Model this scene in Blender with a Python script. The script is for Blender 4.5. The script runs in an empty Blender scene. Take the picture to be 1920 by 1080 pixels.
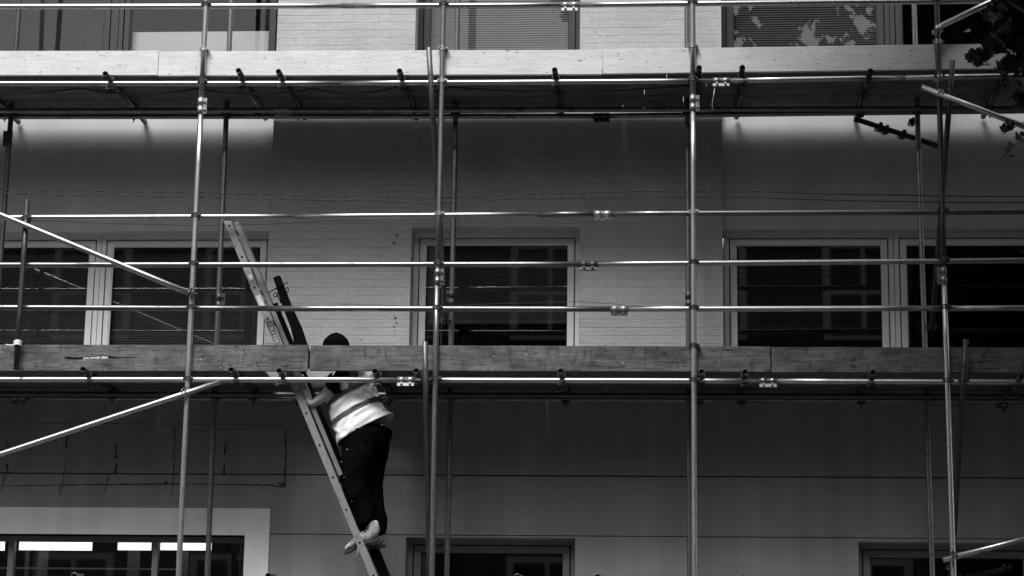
import bpy, bmesh, math, random
from mathutils import Vector, Matrix, noise
random.seed(7)
R = math.radians
scene = bpy.context.scene
COL = scene.collection

# ------------------------------------------------------------------ camera
W0, H0, F = 1920.0, 1080.0, 4214.0
CAM = Vector((0.0, -18.6, 1.6))
def _n(v): return v.normalized()
Zc = _n(Vector((275.0, -18150.0, F)))
Xc = Vector((60600.0, -60.0, -F)); Xc = _n(Xc - Zc * Xc.dot(Zc))
Yc = Zc.cross(Xc)
if Yc.z < 0: Yc = -Yc
RIGHT = Vector((Xc.x, Yc.x, Zc.x)); DOWN = Vector((Xc.y, Yc.y, Zc.y)); FWD = Vector((Xc.z, Yc.z, Zc.z))
def at(u, v, Y):
    """real-world point on the upright plane at depth Y seen at photo position (u, v)"""
    d = RIGHT * (u - W0 / 2) + DOWN * (v - H0 / 2) + FWD * F
    return CAM + d * ((Y - CAM.y) / d.y)
cam_d = bpy.data.cameras.new('camera'); cam = bpy.data.objects.new('camera', cam_d); COL.objects.link(cam)
M = Matrix((RIGHT, -DOWN, -FWD)).transposed().to_4x4(); M.translation = CAM
cam.matrix_world = M
cam_d.sensor_width = 36; cam_d.lens = 36 * F / W0; cam_d.clip_start = .1; cam_d.clip_end = 600
scene.camera = cam
scene.render.resolution_x, scene.render.resolution_y = 1024, 576

# ------------------------------------------------------------------ light
SUN_EL, SUN_AZ = 55.0, -22.0     # azimuth from -Y (the street side) towards -X
w = bpy.data.worlds.new('World'); scene.world = w; w.use_nodes = True
nt = w.node_tree; nt.nodes.clear()
sky = nt.nodes.new('ShaderNodeTexSky'); sky.sky_type = 'NISHITA'; sky.sun_disc = False
sky.sun_elevation = R(SUN_EL); sky.sun_rotation = R(180 - SUN_AZ * -1)
sky.air_density = 1.0; sky.dust_density = 3.0; sky.ozone_density = 1.0
bw = nt.nodes.new('ShaderNodeRGBToBW'); bg = nt.nodes.new('ShaderNodeBackground'); out = nt.nodes.new('ShaderNodeOutputWorld')
bg.inputs[1].default_value = 0.075
nt.links.new(sky.outputs[0], bw.inputs[0]); nt.links.new(bw.outputs[0], bg.inputs[0]); nt.links.new(bg.outputs[0], out.inputs[0])
sl = bpy.data.lights.new('sun', 'SUN'); sl.energy = 1.5; sl.angle = R(27); sl.color = (1, 1, 1)
so = bpy.data.objects.new('sun', sl); COL.objects.link(so)
sd = Vector((math.sin(R(SUN_AZ)) * math.cos(R(SUN_EL)), -math.cos(R(SUN_AZ)) * math.cos(R(SUN_EL)), math.sin(R(SUN_EL))))
so.rotation_euler = sd.to_track_quat('Z', 'Y').to_euler(); so.location = (0, -10, 30)
scene.view_settings.view_transform = 'Standard'; scene.view_settings.look = 'None'
scene.view_settings.exposure = 1.42; scene.view_settings.gamma = 1
scene.render.engine = 'CYCLES'
scene.cycles.max_bounces = 8; scene.cycles.transparent_max_bounces = 12

# ------------------------------------------------------------------ materials
def mat(name):
    m = bpy.data.materials.new(name); m.use_nodes = True
    t = m.node_tree; t.nodes.clear()
    o = t.nodes.new('ShaderNodeOutputMaterial'); p = t.nodes.new('ShaderNodeBsdfPrincipled')
    t.links.new(p.outputs[0], o.inputs[0])
    return m, t, p, o
def coords(t, scale=(1, 1, 1), kind='Object'):
    c = t.nodes.new('ShaderNodeTexCoord'); mp = t.nodes.new('ShaderNodeMapping'); mp.inputs['Scale'].default_value = scale
    t.links.new(c.outputs[kind], mp.inputs[0]); return mp.outputs[0]
def noise_n(t, vec, scale, detail=6, rough=.6, dist=0):
    n = t.nodes.new('ShaderNodeTexNoise'); n.inputs['Scale'].default_value = scale; n.inputs['Detail'].default_value = detail
    n.inputs['Roughness'].default_value = rough; n.inputs['Distortion'].default_value = dist
    t.links.new(vec, n.inputs['Vector']); return n.outputs[0]
def ramp(t, fac, stops):
    r = t.nodes.new('ShaderNodeValToRGB'); e = r.color_ramp.elements
    while len(e) < len(stops): e.new(.5)
    for i, (p, c) in enumerate(stops): e[i].position = p; e[i].color = (c, c, c, 1)
    t.links.new(fac, r.inputs[0]); return r.outputs[0]
def mul(t, a, b, op='MULTIPLY'):
    n = t.nodes.new('ShaderNodeMath'); n.operation = op
    for i, x in enumerate((a, b)):
        if isinstance(x, (int, float)): n.inputs[i].default_value = x
        else: t.links.new(x, n.inputs[i])
    return n.outputs[0]
def bump(t, p, h, strength=.3, dist=.01):
    b = t.nodes.new('ShaderNodeBump'); b.inputs['Strength'].default_value = strength; b.inputs['Distance'].default_value = dist
    t.links.new(h, b.inputs['Height']); t.links.new(b.outputs[0], p.inputs['Normal']); return b
def plain(name, c, rough=.6, metal=0.0, nscale=8, amt=.25, bs=.1, spec=.5):
    m, t, p, o = mat(name)
    v = coords(t); n = noise_n(t, v, nscale)
    t.links.new(ramp(t, n, [(.25, c * (1 - amt)), (.75, c * (1 + amt))]), p.inputs['Base Color'])
    p.inputs['Roughness'].default_value = rough; p.inputs['Metallic'].default_value = metal
    p.inputs['Specular IOR Level'].default_value = spec
    n2 = noise_n(t, v, nscale * 12); bump(t, p, n2, bs, .002)
    return m
def tube_mat(name, lo, hi, rough, metal):
    m, t, p, o = mat(name)
    v = coords(t, (1, 1, 1)); n = noise_n(t, v, 9, 8, .7); n2 = noise_n(t, v, 70, 4, .6)
    c = ramp(t, mul(t, mul(t, n, .85), mul(t, n2, .15), 'ADD'), [(.3, lo), (.66, hi)])
    v2 = t.nodes.new('ShaderNodeTexVoronoi'); v2.inputs['Scale'].default_value = 22
    t.links.new(v, v2.inputs['Vector'])
    spot = ramp(t, v2.outputs['Distance'], [(.04, .5), (.10, 1)])
    oi = t.nodes.new('ShaderNodeObjectInfo'); vary = mul(t, mul(t, oi.outputs['Random'], .42), .70, 'ADD')
    splash = ramp(t, noise_n(t, v, 5, 5, .75), [(.60, 0.0), (.66, 1.0)])     # dried cement and grime
    c2 = mul(t, mul(t, mul(t, c, spot), vary), mul(t, 1.0, mul(t, splash, .45), 'SUBTRACT'))
    t.links.new(c2, p.inputs['Base Color'])
    t.links.new(mul(t, ramp(t, n, [(.3, rough + .12), (.7, rough - .06)]), mul(t, splash, .25), 'ADD'), p.inputs['Roughness'])
    p.inputs['Metallic'].default_value = metal
    return m
MT = {}
MT['bright'] = tube_mat('galvanised_bright', .42, .70, .32, 1.0)
MT['mid'] = tube_mat('galvanised_mid', .17, .33, .33, .95)
MT['dull'] = tube_mat('galvanised_dull', .06, .13, .42, .8)
MT['dark'] = tube_mat('steel_dark', .02, .05, .55, .5)
MT['tube_inside'] = plain('tube_inside', .012, .9)  # bore coloured near black for the shade inside open ends
MT['fit_bright'] = tube_mat('fitting_bright', .30, .6, .42, .85)
MT['fit_dark'] = tube_mat('fitting_dark', .05, .13, .5, .7)
def brick_mat():
    m, t, p, o = mat('painted_brick')
    c = t.nodes.new('ShaderNodeTexCoord'); s = t.nodes.new('ShaderNodeSeparateXYZ'); k = t.nodes.new('ShaderNodeCombineXYZ')
    t.links.new(c.outputs['Object'], s.inputs[0]); t.links.new(s.outputs[0], k.inputs[0]); t.links.new(s.outputs[2], k.inputs[1])
    wob = t.nodes.new('ShaderNodeTexNoise'); wob.inputs['Scale'].default_value = 5
    t.links.new(k.outputs[0], wob.inputs['Vector'])
    va = t.nodes.new('ShaderNodeVectorMath'); va.operation = 'MULTIPLY_ADD'
    t.links.new(wob.outputs['Color'], va.inputs[0]); va.inputs[1].default_value = (.012, .012, 0); t.links.new(k.outputs[0], va.inputs[2])
    b = t.nodes.new('ShaderNodeTexBrick'); t.links.new(va.outputs[0], b.inputs['Vector'])
    b.inputs['Scale'].default_value = 1; b.inputs['Mortar Size'].default_value = .0042; b.inputs['Mortar Smooth'].default_value = .35
    b.inputs['Brick Width'].default_value = .225; b.inputs['Row Height'].default_value = .075; b.offset = .5
    b.inputs['Color1'].default_value = (1, 1, 1, 1); b.inputs['Color2'].default_value = (.9, .9, .9, 1); b.inputs['Mortar'].default_value = (.0, .0, .0, 1)
    n = noise_n(t, k.outputs[0], 2.2, 8, .6); n2 = noise_n(t, k.outputs[0], 26, 6, .65)
    fill = ramp(t, n, [(.42, 0.0), (.70, 1.0)])              # where paint has filled the joints
    b2 = t.nodes.new('ShaderNodeTexBrick'); t.links.new(va.outputs[0], b2.inputs['Vector'])       # bed joints only
    b2.inputs['Scale'].default_value = 1; b2.inputs['Mortar Size'].default_value = .005; b2.inputs['Mortar Smooth'].default_value = .5
    b2.inputs['Brick Width'].default_value = 60; b2.inputs['Row Height'].default_value = .075
    ms = t.nodes.new('ShaderNodeMapping'); ms.inputs['Scale'].default_value = (1.6, 7, 1); t.links.new(k.outputs[0], ms.inputs[0])
    nm = noise_n(t, ms.outputs[0], 1.5, 5, .6)
    hb = mul(t, mul(t, b.outputs['Fac'], mul(t, fill, .7)), mul(t, b2.outputs['Fac'], ramp(t, nm, [(.38, .12), (.62, 1.0)])), 'MAXIMUM')
    mb = t.nodes.new('ShaderNodeMapping'); mb.inputs['Scale'].default_value = (3, 26, 1); t.links.new(k.outputs[0], mb.inputs[0])
    brush = noise_n(t, mb.outputs[0], 1.6, 6, .7)
    base = ramp(t, n2, [(.3, .40), (.7, .50)])
    mixv = mul(t, base, mul(t, 1.0, mul(t, hb, .17), 'SUBTRACT'))
    mix2 = mul(t, mul(t, mixv, ramp(t, n, [(.3, .86), (.7, 1.07)])), ramp(t, brush, [(.3, .90), (.65, 1.04)]))
    t.links.new(mix2, p.inputs['Base Color']); p.inputs['Roughness'].default_value = .75; p.inputs['Specular IOR Level'].default_value = .25
    h = mul(t, mul(t, hb, -1.0), mul(t, mul(t, n2, .3), mul(t, brush, .6), 'ADD'), 'ADD')
    bump(t, p, h, .55, .007)
    return m
MT['brick'] = brick_mat()
def render_mat(name, c0, streaks=.12):
    m, t, p, o = mat(name)
    v = coords(t); vs = coords(t, (2.2, 2.2, .22)); n = noise_n(t, v, 1.3, 8, .6); ns = noise_n(t, vs, 2.0, 3, .5); nf = noise_n(t, v, 60, 4, .6)
    c = mul(t, ramp(t, n, [(.3, c0 * .9), (.7, c0 * 1.08)]), ramp(t, ns, [(.35, 1 - streaks), (.65, 1 + streaks)]))
    t.links.new(c, p.inputs['Base Color']); p.inputs['Roughness'].default_value = .7; p.inputs['Specular IOR Level'].default_value = .25
    bump(t, p, mul(t, nf, n), .25, .003); return m
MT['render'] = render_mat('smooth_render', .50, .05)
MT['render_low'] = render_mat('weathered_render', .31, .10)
MT['surround'] = render_mat('white_surround', .84, .06)
def wood_mat(name, dark, light, knots, contrast, spots=0.0, cracks=0.0):
    m, t, p, o = mat(name)
    c = t.nodes.new('ShaderNodeTexCoord'); oi = t.nodes.new('ShaderNodeObjectInfo')
    add = t.nodes.new('ShaderNodeVectorMath'); add.operation = 'ADD'
    rv = t.nodes.new('ShaderNodeCombineXYZ'); t.links.new(mul(t, oi.outputs['Random'], 37.0), rv.inputs[0]); t.links.new(mul(t, oi.outputs['Random'], 11.0), rv.inputs[2])
    t.links.new(c.outputs['Object'], add.inputs[0]); t.links.new(rv.outputs[0], add.inputs[1])
    def mp(s):
        q = t.nodes.new('ShaderNodeMapping'); q.inputs['Scale'].default_value = s; t.links.new(add.outputs[0], q.inputs[0]); return q.outputs[0]
    g = noise_n(t, mp((.7, 9, 9)), 5, 9, .65, .8); g2 = noise_n(t, mp((2.2, 40, 40)), 3, 5, .7); bl = noise_n(t, mp((1, 1.6, 1.6)), 3.2, 6, .65)
    col = ramp(t, mul(t, mul(t, g, .55), mul(t, g2, .45), 'ADD'), [(.36, dark), (.62, light)])
    col = mul(t, col, ramp(t, bl, [(.3, 1 - contrast), (.68, 1 + contrast)]))
    vo = t.nodes.new('ShaderNodeTexVoronoi'); vo.inputs['Scale'].default_value = 5.2; vo.inputs['Randomness'].default_value = 1
    t.links.new(mp((.8, 1.7, 1.7)), vo.inputs['Vector'])
    kn = ramp(t, vo.outputs['Distance'], [(.045, 1 - knots), (.10, 1.0)])
    col = mul(t, col, kn)
    v5 = t.nodes.new('ShaderNodeTexVoronoi'); v5.inputs['Scale'].default_value = 12; t.links.new(mp((.7, 1.3, 1.3)), v5.inputs['Vector'])
    col = mul(t, col, ramp(t, v5.outputs['Distance'], [(.05, 1 - knots), (.12, 1.0)]))
    rg = noise_n(t, mp((2.5, 5, 5)), 4, 3, .5, 2.5); col = mul(t, col, ramp(t, rg, [(.30, 1 - knots * .6), (.36, 1.0)]))
    h = mul(t, g2, g)
    if cracks:
        cr = noise_n(t, mp((1.1, 14, 14)), 2.6, 4, .5, 1.5)
        ck = ramp(t, cr, [(.30, 1 - cracks), (.345, 1.0)]); col = mul(t, col, ck); h = mul(t, h, ck)
        st = noise_n(t, mp((4.5, 1.6, 1.6)), 1.6, 7, .75, 2.2); col = mul(t, col, ramp(t, st, [(.36, .42), (.47, 1.0)]))
    if spots:
        v3 = t.nodes.new('ShaderNodeTexVoronoi'); v3.inputs['Scale'].default_value = 9; t.links.new(mp((1, 1.2, 1.2)), v3.inputs['Vector'])
        sp = ramp(t, v3.outputs['Distance'], [(.035, spots), (.06, 0.0)])
        gate = ramp(t, noise_n(t, mp((1, 1, 1)), 2.4, 2), [(.52, 0.0), (.56, 1.0)])
        col = mul(t, col, mul(t, sp, gate), 'ADD')
    t.links.new(col, p.inputs['Base Color']); p.inputs['Roughness'].default_value = .72; p.inputs['Specular IOR Level'].default_value = .3
    bump(t, p, h, .5, .004); return m
MT['wood_new'] = wood_mat('new_timber', .54, .72, .6, .08)
MT['wood_old'] = wood_mat('weathered_timber', .04, .16, .6, .5, .5, .85)
MT['wood_deck'] = wood_mat('deck_timber', .08, .17, .4, .3, 0, .5)
MT['frame_white'] = plain('white_frame_paint', .80, .45, 0, 5, .05, .05)
MT['frame_dark'] = plain('dark_frame_paint', .03, .45, 0, 5, .15, .05)
MT['frame_mid'] = plain('shade_grey_frame', .26, .45, 0, 5, .1, .05)  # grey carries the shade on the lower window frames
MT['gasket'] = plain('gasket', .012, .8)
MT['blind'] = plain('blind_slats', .07, .85, 0, 3, .1, 0, .08)
MT['blind_dark'] = plain('blind_slats_dark', .03, .85, 0, 3, .1, 0, .08)
MT['panel_pale'] = plain('reflection_panel', .50, .85, 0, 3, .1, 0, .08)  # pale colour stands in for a bright reflection in an upper pane
MT['blind_grey'] = plain('blind_slats_grey', .15, .85, 0, 3, .1, 0, .08)
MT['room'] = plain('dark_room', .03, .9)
MT['alu'] = tube_mat('ladder_aluminium', .15, .24, .5, .3)
MT['alu_dark'] = tube_mat('ladder_aluminium_dull', .10, .2, .5, .4)
MT['black'] = plain('black_plastic', .005, .95, 0, 20, .3, .1, .05)
MT['cable'] = plain('cable_rubber', .012, .6)
MT['asphalt'] = plain('asphalt', .035, .9, 0, 3, .25, .5)
MT['paving'] = plain('paving', .045, .85, 0, 2, .2, .3)
MT['kerb'] = plain('kerb', .18, .8)
MT['opp'] = plain('opposite_brick', .05, .85, 0, 3, .2, .3)
MT['opp_pale'] = plain('opposite_stone', .55, .8, 0, 3, .1, .3)
MT['crack'] = plain('crack', .045, .95, 0, 12, .6)
MT['stain'] = plain('stain', .16, .9, 0, 9, .35)
MT['skin'] = plain('skin', .34, .5, 0, 18, .08, .15)
MT['cloth_black'] = plain('black_cloth', .005, 1, 0, 30, .3, .4, 0)
MT['trousers'] = plain('black_trousers', .004, 1, 0, 14, .5, .5, 0)
MT['vest'] = plain('hi_vis_vest', .93, .75, 0, 10, .06, .3, .2)
MT['band'] = plain('reflective_band', .08, .5, 0, 30, .2, .2)
MT['boot'] = plain('tan_boot_leather', .34, .75, 0, 26, .6, .8)
MT['sole'] = plain('boot_sole', .03, .8)
MT['label'] = plain('sticker', .55, .5)
MT['bark'] = plain('bark', .07, .9, 0, 9, .4, .8)
def leaf_mat():
    m, t, p, o = mat('leaf'); v = coords(t); n = noise_n(t, v, 1.7, 3)
    t.links.new(ramp(t, n, [(.3, .035), (.7, .075)]), p.inputs['Base Color']); p.inputs['Roughness'].default_value = .38
    tr = t.nodes.new('ShaderNodeBsdfTranslucent'); tr.inputs[0].default_value = (.05, .05, .05, 1)
    mx = t.nodes.new('ShaderNodeMixShader'); mx.inputs[0].default_value = .25
    t.links.new(p.outputs[0], mx.inputs[1]); t.links.new(tr.outputs[0], mx.inputs[2]); t.links.new(mx.outputs[0], o.inputs[0]); return m
MT['leaf'] = leaf_mat()
def glass_mat():
    m, t, p, o = mat('window_glass'); t.nodes.remove(p)
    tr = t.nodes.new('ShaderNodeBsdfTransparent'); tr.inputs[0].default_value = (.9, .9, .9, 1)
    gl = t.nodes.new('ShaderNodeBsdfGlossy'); gl.inputs['Roughness'].default_value = .018; gl.inputs[0].default_value = (.95, .95, .95, 1)
    fr = t.nodes.new('ShaderNodeLayerWeight'); fr.inputs['Blend'].default_value = .5
    k = mul(t, mul(t, mul(t, fr.outputs['Facing'], 4.0, 'POWER'), .8), .085, 'ADD')
    mx = t.nodes.new('ShaderNodeMixShader'); t.links.new(k, mx.inputs[0]); t.links.new(tr.outputs[0], mx.inputs[1]); t.links.new(gl.outputs[0], mx.inputs[2])
    v = coords(t); n = noise_n(t, v, 1.1, 2); b = t.nodes.new('ShaderNodeBump'); b.inputs['Strength'].default_value = .012; b.inputs['Distance'].default_value = .01
    t.links.new(n, b.inputs['Height'])
    t.links.new(mx.outputs[0], o.inputs[0]); return m
MT['glass'] = glass_mat()
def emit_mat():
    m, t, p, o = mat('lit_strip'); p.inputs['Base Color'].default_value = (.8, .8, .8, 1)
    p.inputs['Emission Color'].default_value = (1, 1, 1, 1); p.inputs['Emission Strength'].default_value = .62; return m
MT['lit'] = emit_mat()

# ------------------------------------------------------------------ object helpers
def props(o, label=None, cat=None, group=None, kind=None):
    if label: o['label'] = label
    if cat: o['category'] = cat
    if group: o['group'] = group
    if kind: o['kind'] = kind
    return o
def empty(name, loc=(0, 0, 0), parent=None):
    o = bpy.data.objects.new(name, None); o.empty_display_size = .2; COL.objects.link(o); o.location = loc
    if parent: o.parent = parent
    return o
def wpos(o):
    p = Vector(o.location)
    while o.parent: o = o.parent; p = p + Vector(o.location)
    return p
def link(name, bm, m, parent=None, smooth=False, origin=None):
    """bm in world coordinates -> one mesh object, its origin at `origin`"""
    base = wpos(parent) if parent else Vector((0, 0, 0))
    org = Vector(origin) if origin is not None else base
    bmesh.ops.translate(bm, verts=bm.verts, vec=-org)
    bmesh.ops.recalc_face_normals(bm, faces=bm.faces)
    me = bpy.data.meshes.new(name); bm.to_mesh(me); bm.free()
    for mm in (m if isinstance(m, (list, tuple)) else [m]): me.materials.append(MT[mm] if isinstance(mm, str) else mm)
    if smooth:
        for p in me.polygons: p.use_smooth = True
    o = bpy.data.objects.new(name, me); COL.objects.link(o); o.location = org - base
    if parent: o.parent = parent
    return o
def box(bm, x0, x1, y0, y1, z0, z1, mi=0):
    v = [bm.verts.new((x, y, z)) for x in (x0, x1) for y in (y0, y1) for z in (z0, z1)]
    for f in ((0, 1, 3, 2), (4, 6, 7, 5), (0, 4, 5, 1), (2, 3, 7, 6), (0, 2, 6, 4), (1, 5, 7, 3)):
        bm.faces.new([v[i] for i in f]).material_index = mi
    return v
def frame_of(d):
    d = d.normalized(); a = Vector((0, 0, 1)) if abs(d.z) < .9 else Vector((0, 1, 0))
    x = a.cross(d).normalized(); y = d.cross(x).normalized(); return x, y
def cyl(bm, a, b, r, n=16, r2=None, cap=True, smooth=True):
    a, b = Vector(a), Vector(b); x, y = frame_of(b - a); r2 = r if r2 is None else r2
    A = [bm.verts.new(a + (x * math.cos(2 * math.pi * i / n) + y * math.sin(2 * math.pi * i / n)) * r) for i in range(n)]
    B = [bm.verts.new(b + (x * math.cos(2 * math.pi * i / n) + y * math.sin(2 * math.pi * i / n)) * r2) for i in range(n)]
    for i in range(n):
        f = bm.faces.new((A[i], A[(i + 1) % n], B[(i + 1) % n], B[i])); f.smooth = smooth
    if cap: bm.faces.new(A[::-1]); bm.faces.new(B)
    return A, B
def tube_mesh(bm, a, b, r=.02415, n=20, sag=0.0):
    """scaffold tube: hollow at both ends, with a slight bow"""
    a, b = Vector(a), Vector(b); d = (b - a); L = d.length; dn = d / L; x, y = frame_of(d)
    ri = r - .0042; deep = min(.18, L * .2)
    nseg = max(1, int(L / .5)); rings = []
    def ring(p, rr): return [bm.verts.new(p + (x * math.cos(2 * math.pi * i / n) + y * math.sin(2 * math.pi * i / n)) * rr) for i in range(n)]
    def off(s): return Vector((0, 0, -sag * 4 * s * (1 - s))) + x * (.0015 * math.sin(7 * s + a.x * 3)) * min(1, L)
    rings.append(ring(a + dn * deep, ri)); rings.append(ring(a, ri)); rings.append(ring(a, r))
    for k in range(1, nseg): rings.append(ring(a + d * (k / nseg) + off(k / nseg), r))
    rings.append(ring(b, r)); rings.append(ring(b, ri)); rings.append(ring(b - dn * deep, ri))
    for A, B in zip(rings[:-1], rings[1:]):
        for i in range(n):
            f = bm.faces.new((A[i], A[(i + 1) % n], B[(i + 1) % n], B[i])); f.smooth = True
    bm.faces.new(rings[0][::-1]); bm.faces.new(rings[-1])
    bm.faces.ensure_lookup_table(); nf = len(bm.faces)
    for k in list(range(n)) + list(range(nf - 2 - n, nf)): bm.faces[k].material_index = 1
def poly_tube(bm, pts, r, n=8):
    prev = None
    for k, p in enumerate(pts):
        p = Vector(p); d = (Vector(pts[min(k + 1, len(pts) - 1)]) - Vector(pts[max(k - 1, 0)])); x, y = frame_of(d)
        ring = [bm.verts.new(p + (x * math.cos(2 * math.pi * i / n) + y * math.sin(2 * math.pi * i / n)) * r) for i in range(n)]
        if prev:
            for i in range(n): bm.faces.new((prev[i], prev[(i + 1) % n], ring[(i + 1) % n], ring[i])).smooth = True
        else: bm.faces.new(ring[::-1])
        prev = ring
    bm.faces.new(prev)
def sheet(name, x0, x1, y0, y1, z, m, thick=.0):
    bm = bmesh.new()
    if thick: box(bm, x0, x1, y0, y1, z - thick, z)
    else: bm.faces.new([bm.verts.new(q) for q in ((x0, y0, z), (x1, y0, z), (x1, y1, z), (x0, y1, z))])
    return props(link(name, bm, m), kind='structure')

# ------------------------------------------------------------------ ground
sheet('ground', -300, 300, -300, 300, -.004, 'asphalt')
sheet('road', -80, 80, -16, -2.6, 0.0, 'asphalt')
sheet('pavement', -80, 80, -2.45, 1.2, .12, 'paving', .12)
sheet('far_pavement', -80, 80, -24, -16.15, .12, 'paving', .12)
sheet('kerb', -80, 80, -2.6, -2.45, .125, 'kerb', .125)

# ------------------------------------------------------------------ building
YB, YR, YF = 1.22, 1.30, 1.44            # pier face, recessed panel face, window frame face
bld = empty('building', (0, 1.22, 0))
props(bld, 'painted brick and render building with wide windows, standing behind the scaffolding', 'building')
def wx(u, v=550, Y=YB): return at(u, v, Y).x
def wz(v, u=900, Y=YB): return at(u, v, Y).z
def wall(name, x0, x1, z0, z1, yf, yb, holes, m, bev=0):
    xs = sorted({x0, x1} | {h for q in holes for h in q[:2] if x0 < h < x1}); zs = sorted({z0, z1} | {h for q in holes for h in q[2:] if z0 < h < z1})
    bm = bmesh.new()
    def solid(i, j):
        if i < 0 or j < 0 or i >= len(xs) - 1 or j >= len(zs) - 1: return False
        cx, cz = (xs[i] + xs[i + 1]) / 2, (zs[j] + zs[j + 1]) / 2
        return not any(q[0] < cx < q[1] and q[2] < cz < q[3] for q in holes)
    def q(*p): bm.faces.new([bm.verts.new(v) for v in p])
    for i in range(len(xs) - 1):
        for j in range(len(zs) - 1):
            if not solid(i, j): continue
            a, b, c, d = xs[i], xs[i + 1], zs[j], zs[j + 1]
            q((a, yf, c), (b, yf, c), (b, yf, d), (a, yf, d)); q((a, yb, c), (a, yb, d), (b, yb, d), (b, yb, c))
            if not solid(i - 1, j): q((a, yf, c), (a, yf, d), (a, yb, d), (a, yb, c))
            if not solid(i + 1, j): q((b, yf, c), (b, yb, c), (b, yb, d), (b, yf, d))
            if not solid(i, j - 1): q((a, yf, c), (a, yb, c), (b, yb, c), (b, yf, c))
            if not solid(i, j + 1): q((a, yf, d), (b, yf, d), (b, yb, d), (a, yb, d))
    bmesh.ops.remove_doubles(bm, verts=bm.verts, dist=1e-5)
    return link(name, bm, m, bld)
ZLOW = wz(742); ZTOP = 12.0
XP0, XP1 = wx(512, 250), wx(1354, 300)      # brick pier between the two recessed bays
XL, XR = -16.0, 14.0
zm_top, zm_top_c = wz(432, 900, YR), wz(426)
zm_bot = wz(712)
zu_bot, zu_top = wz(104), wz(-190)
cx0, cx1 = wx(769), wx(1085.5)
ux0, ux1 = wx(779, 50), wx(1087.5, 50)
lx0, lx1 = wx(760, 1050), wx(1078, 1050)
z_low_c, z_low_r = wz(1008), wz(1017, 1750)
rx0 = wx(1610, 1050)
gz = 1.2
brick = wall('brick_wall', XP0, XP1, ZLOW, ZTOP, YB, 1.62, [(cx0, cx1, zm_bot, zm_top_c), (ux0, ux1, zu_bot, zu_top)], 'brick')
brick['label'] = 'painted brick pier with faint mortar lines'
wall('rendered_panel', XL, XP0 - .001, ZLOW, ZTOP, YR, 1.62, [(XL + 1.5, XP0 - .001, zm_bot, zm_top), (XL + 1.5, XP0 - .001, zu_bot, zu_top)], 'render')
wall('rendered_panel', XP1 + .001, XR, ZLOW, ZTOP, YR, 1.62, [(XP1 + .001, XR - 1.5, zm_bot, zm_top), (XP1 + .001, XR - 1.5, zu_bot, zu_top)], 'render')
# lower storey in smooth render, cut by two thin grooves
sx1o, sx1i = wx(507.5, 960), wx(460, 1010)
sz_o, sz_i = wz(953, 300), wz(1003, 300)
def zline(v0, u0, v1, u1): return (wz(v0, u0) + wz(v1, u1)) / 2
g1, g2 = zline(890, 640, 893.5, 1280), zline(1002, 640, 1006, 1280)
holes_low = [(XL, sx1i, gz, sz_i), (lx0, lx1, gz, z_low_c), (rx0, XR - 2.2, gz, z_low_r)]
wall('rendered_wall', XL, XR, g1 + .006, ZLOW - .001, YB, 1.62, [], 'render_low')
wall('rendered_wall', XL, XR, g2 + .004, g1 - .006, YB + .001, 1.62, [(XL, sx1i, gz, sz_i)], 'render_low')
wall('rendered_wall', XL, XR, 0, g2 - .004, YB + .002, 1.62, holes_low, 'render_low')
bm = bmesh.new(); box(bm, XL, XR, YB + .02, YB + .3, g1 - .0055, g1 + .0055); box(bm, sx1o, XR, YB + .02, YB + .3, g2 - .0035, g2 + .0035); link('groove', bm, 'gasket', bld)
# window surround of the shopfront (proud band)
bm = bmesh.new()
box(bm, XL, sx1o, YB - .03, YB - .002, sz_i, sz_o); box(bm, sx1i, sx1o, YB - .03, YB - .002, .5, sz_i)
link('window_surround', bm, 'surround', bld)
bm = bmesh.new(); box(bm, sx1i - .0, sx1i + .02, YB + .004, 1.6, gz, sz_i - .002); box(bm, XL, sx1i, YB + .004, 1.6, sz_i, sz_i + .02); link('window_reveal', bm, 'surround', bld)

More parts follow.
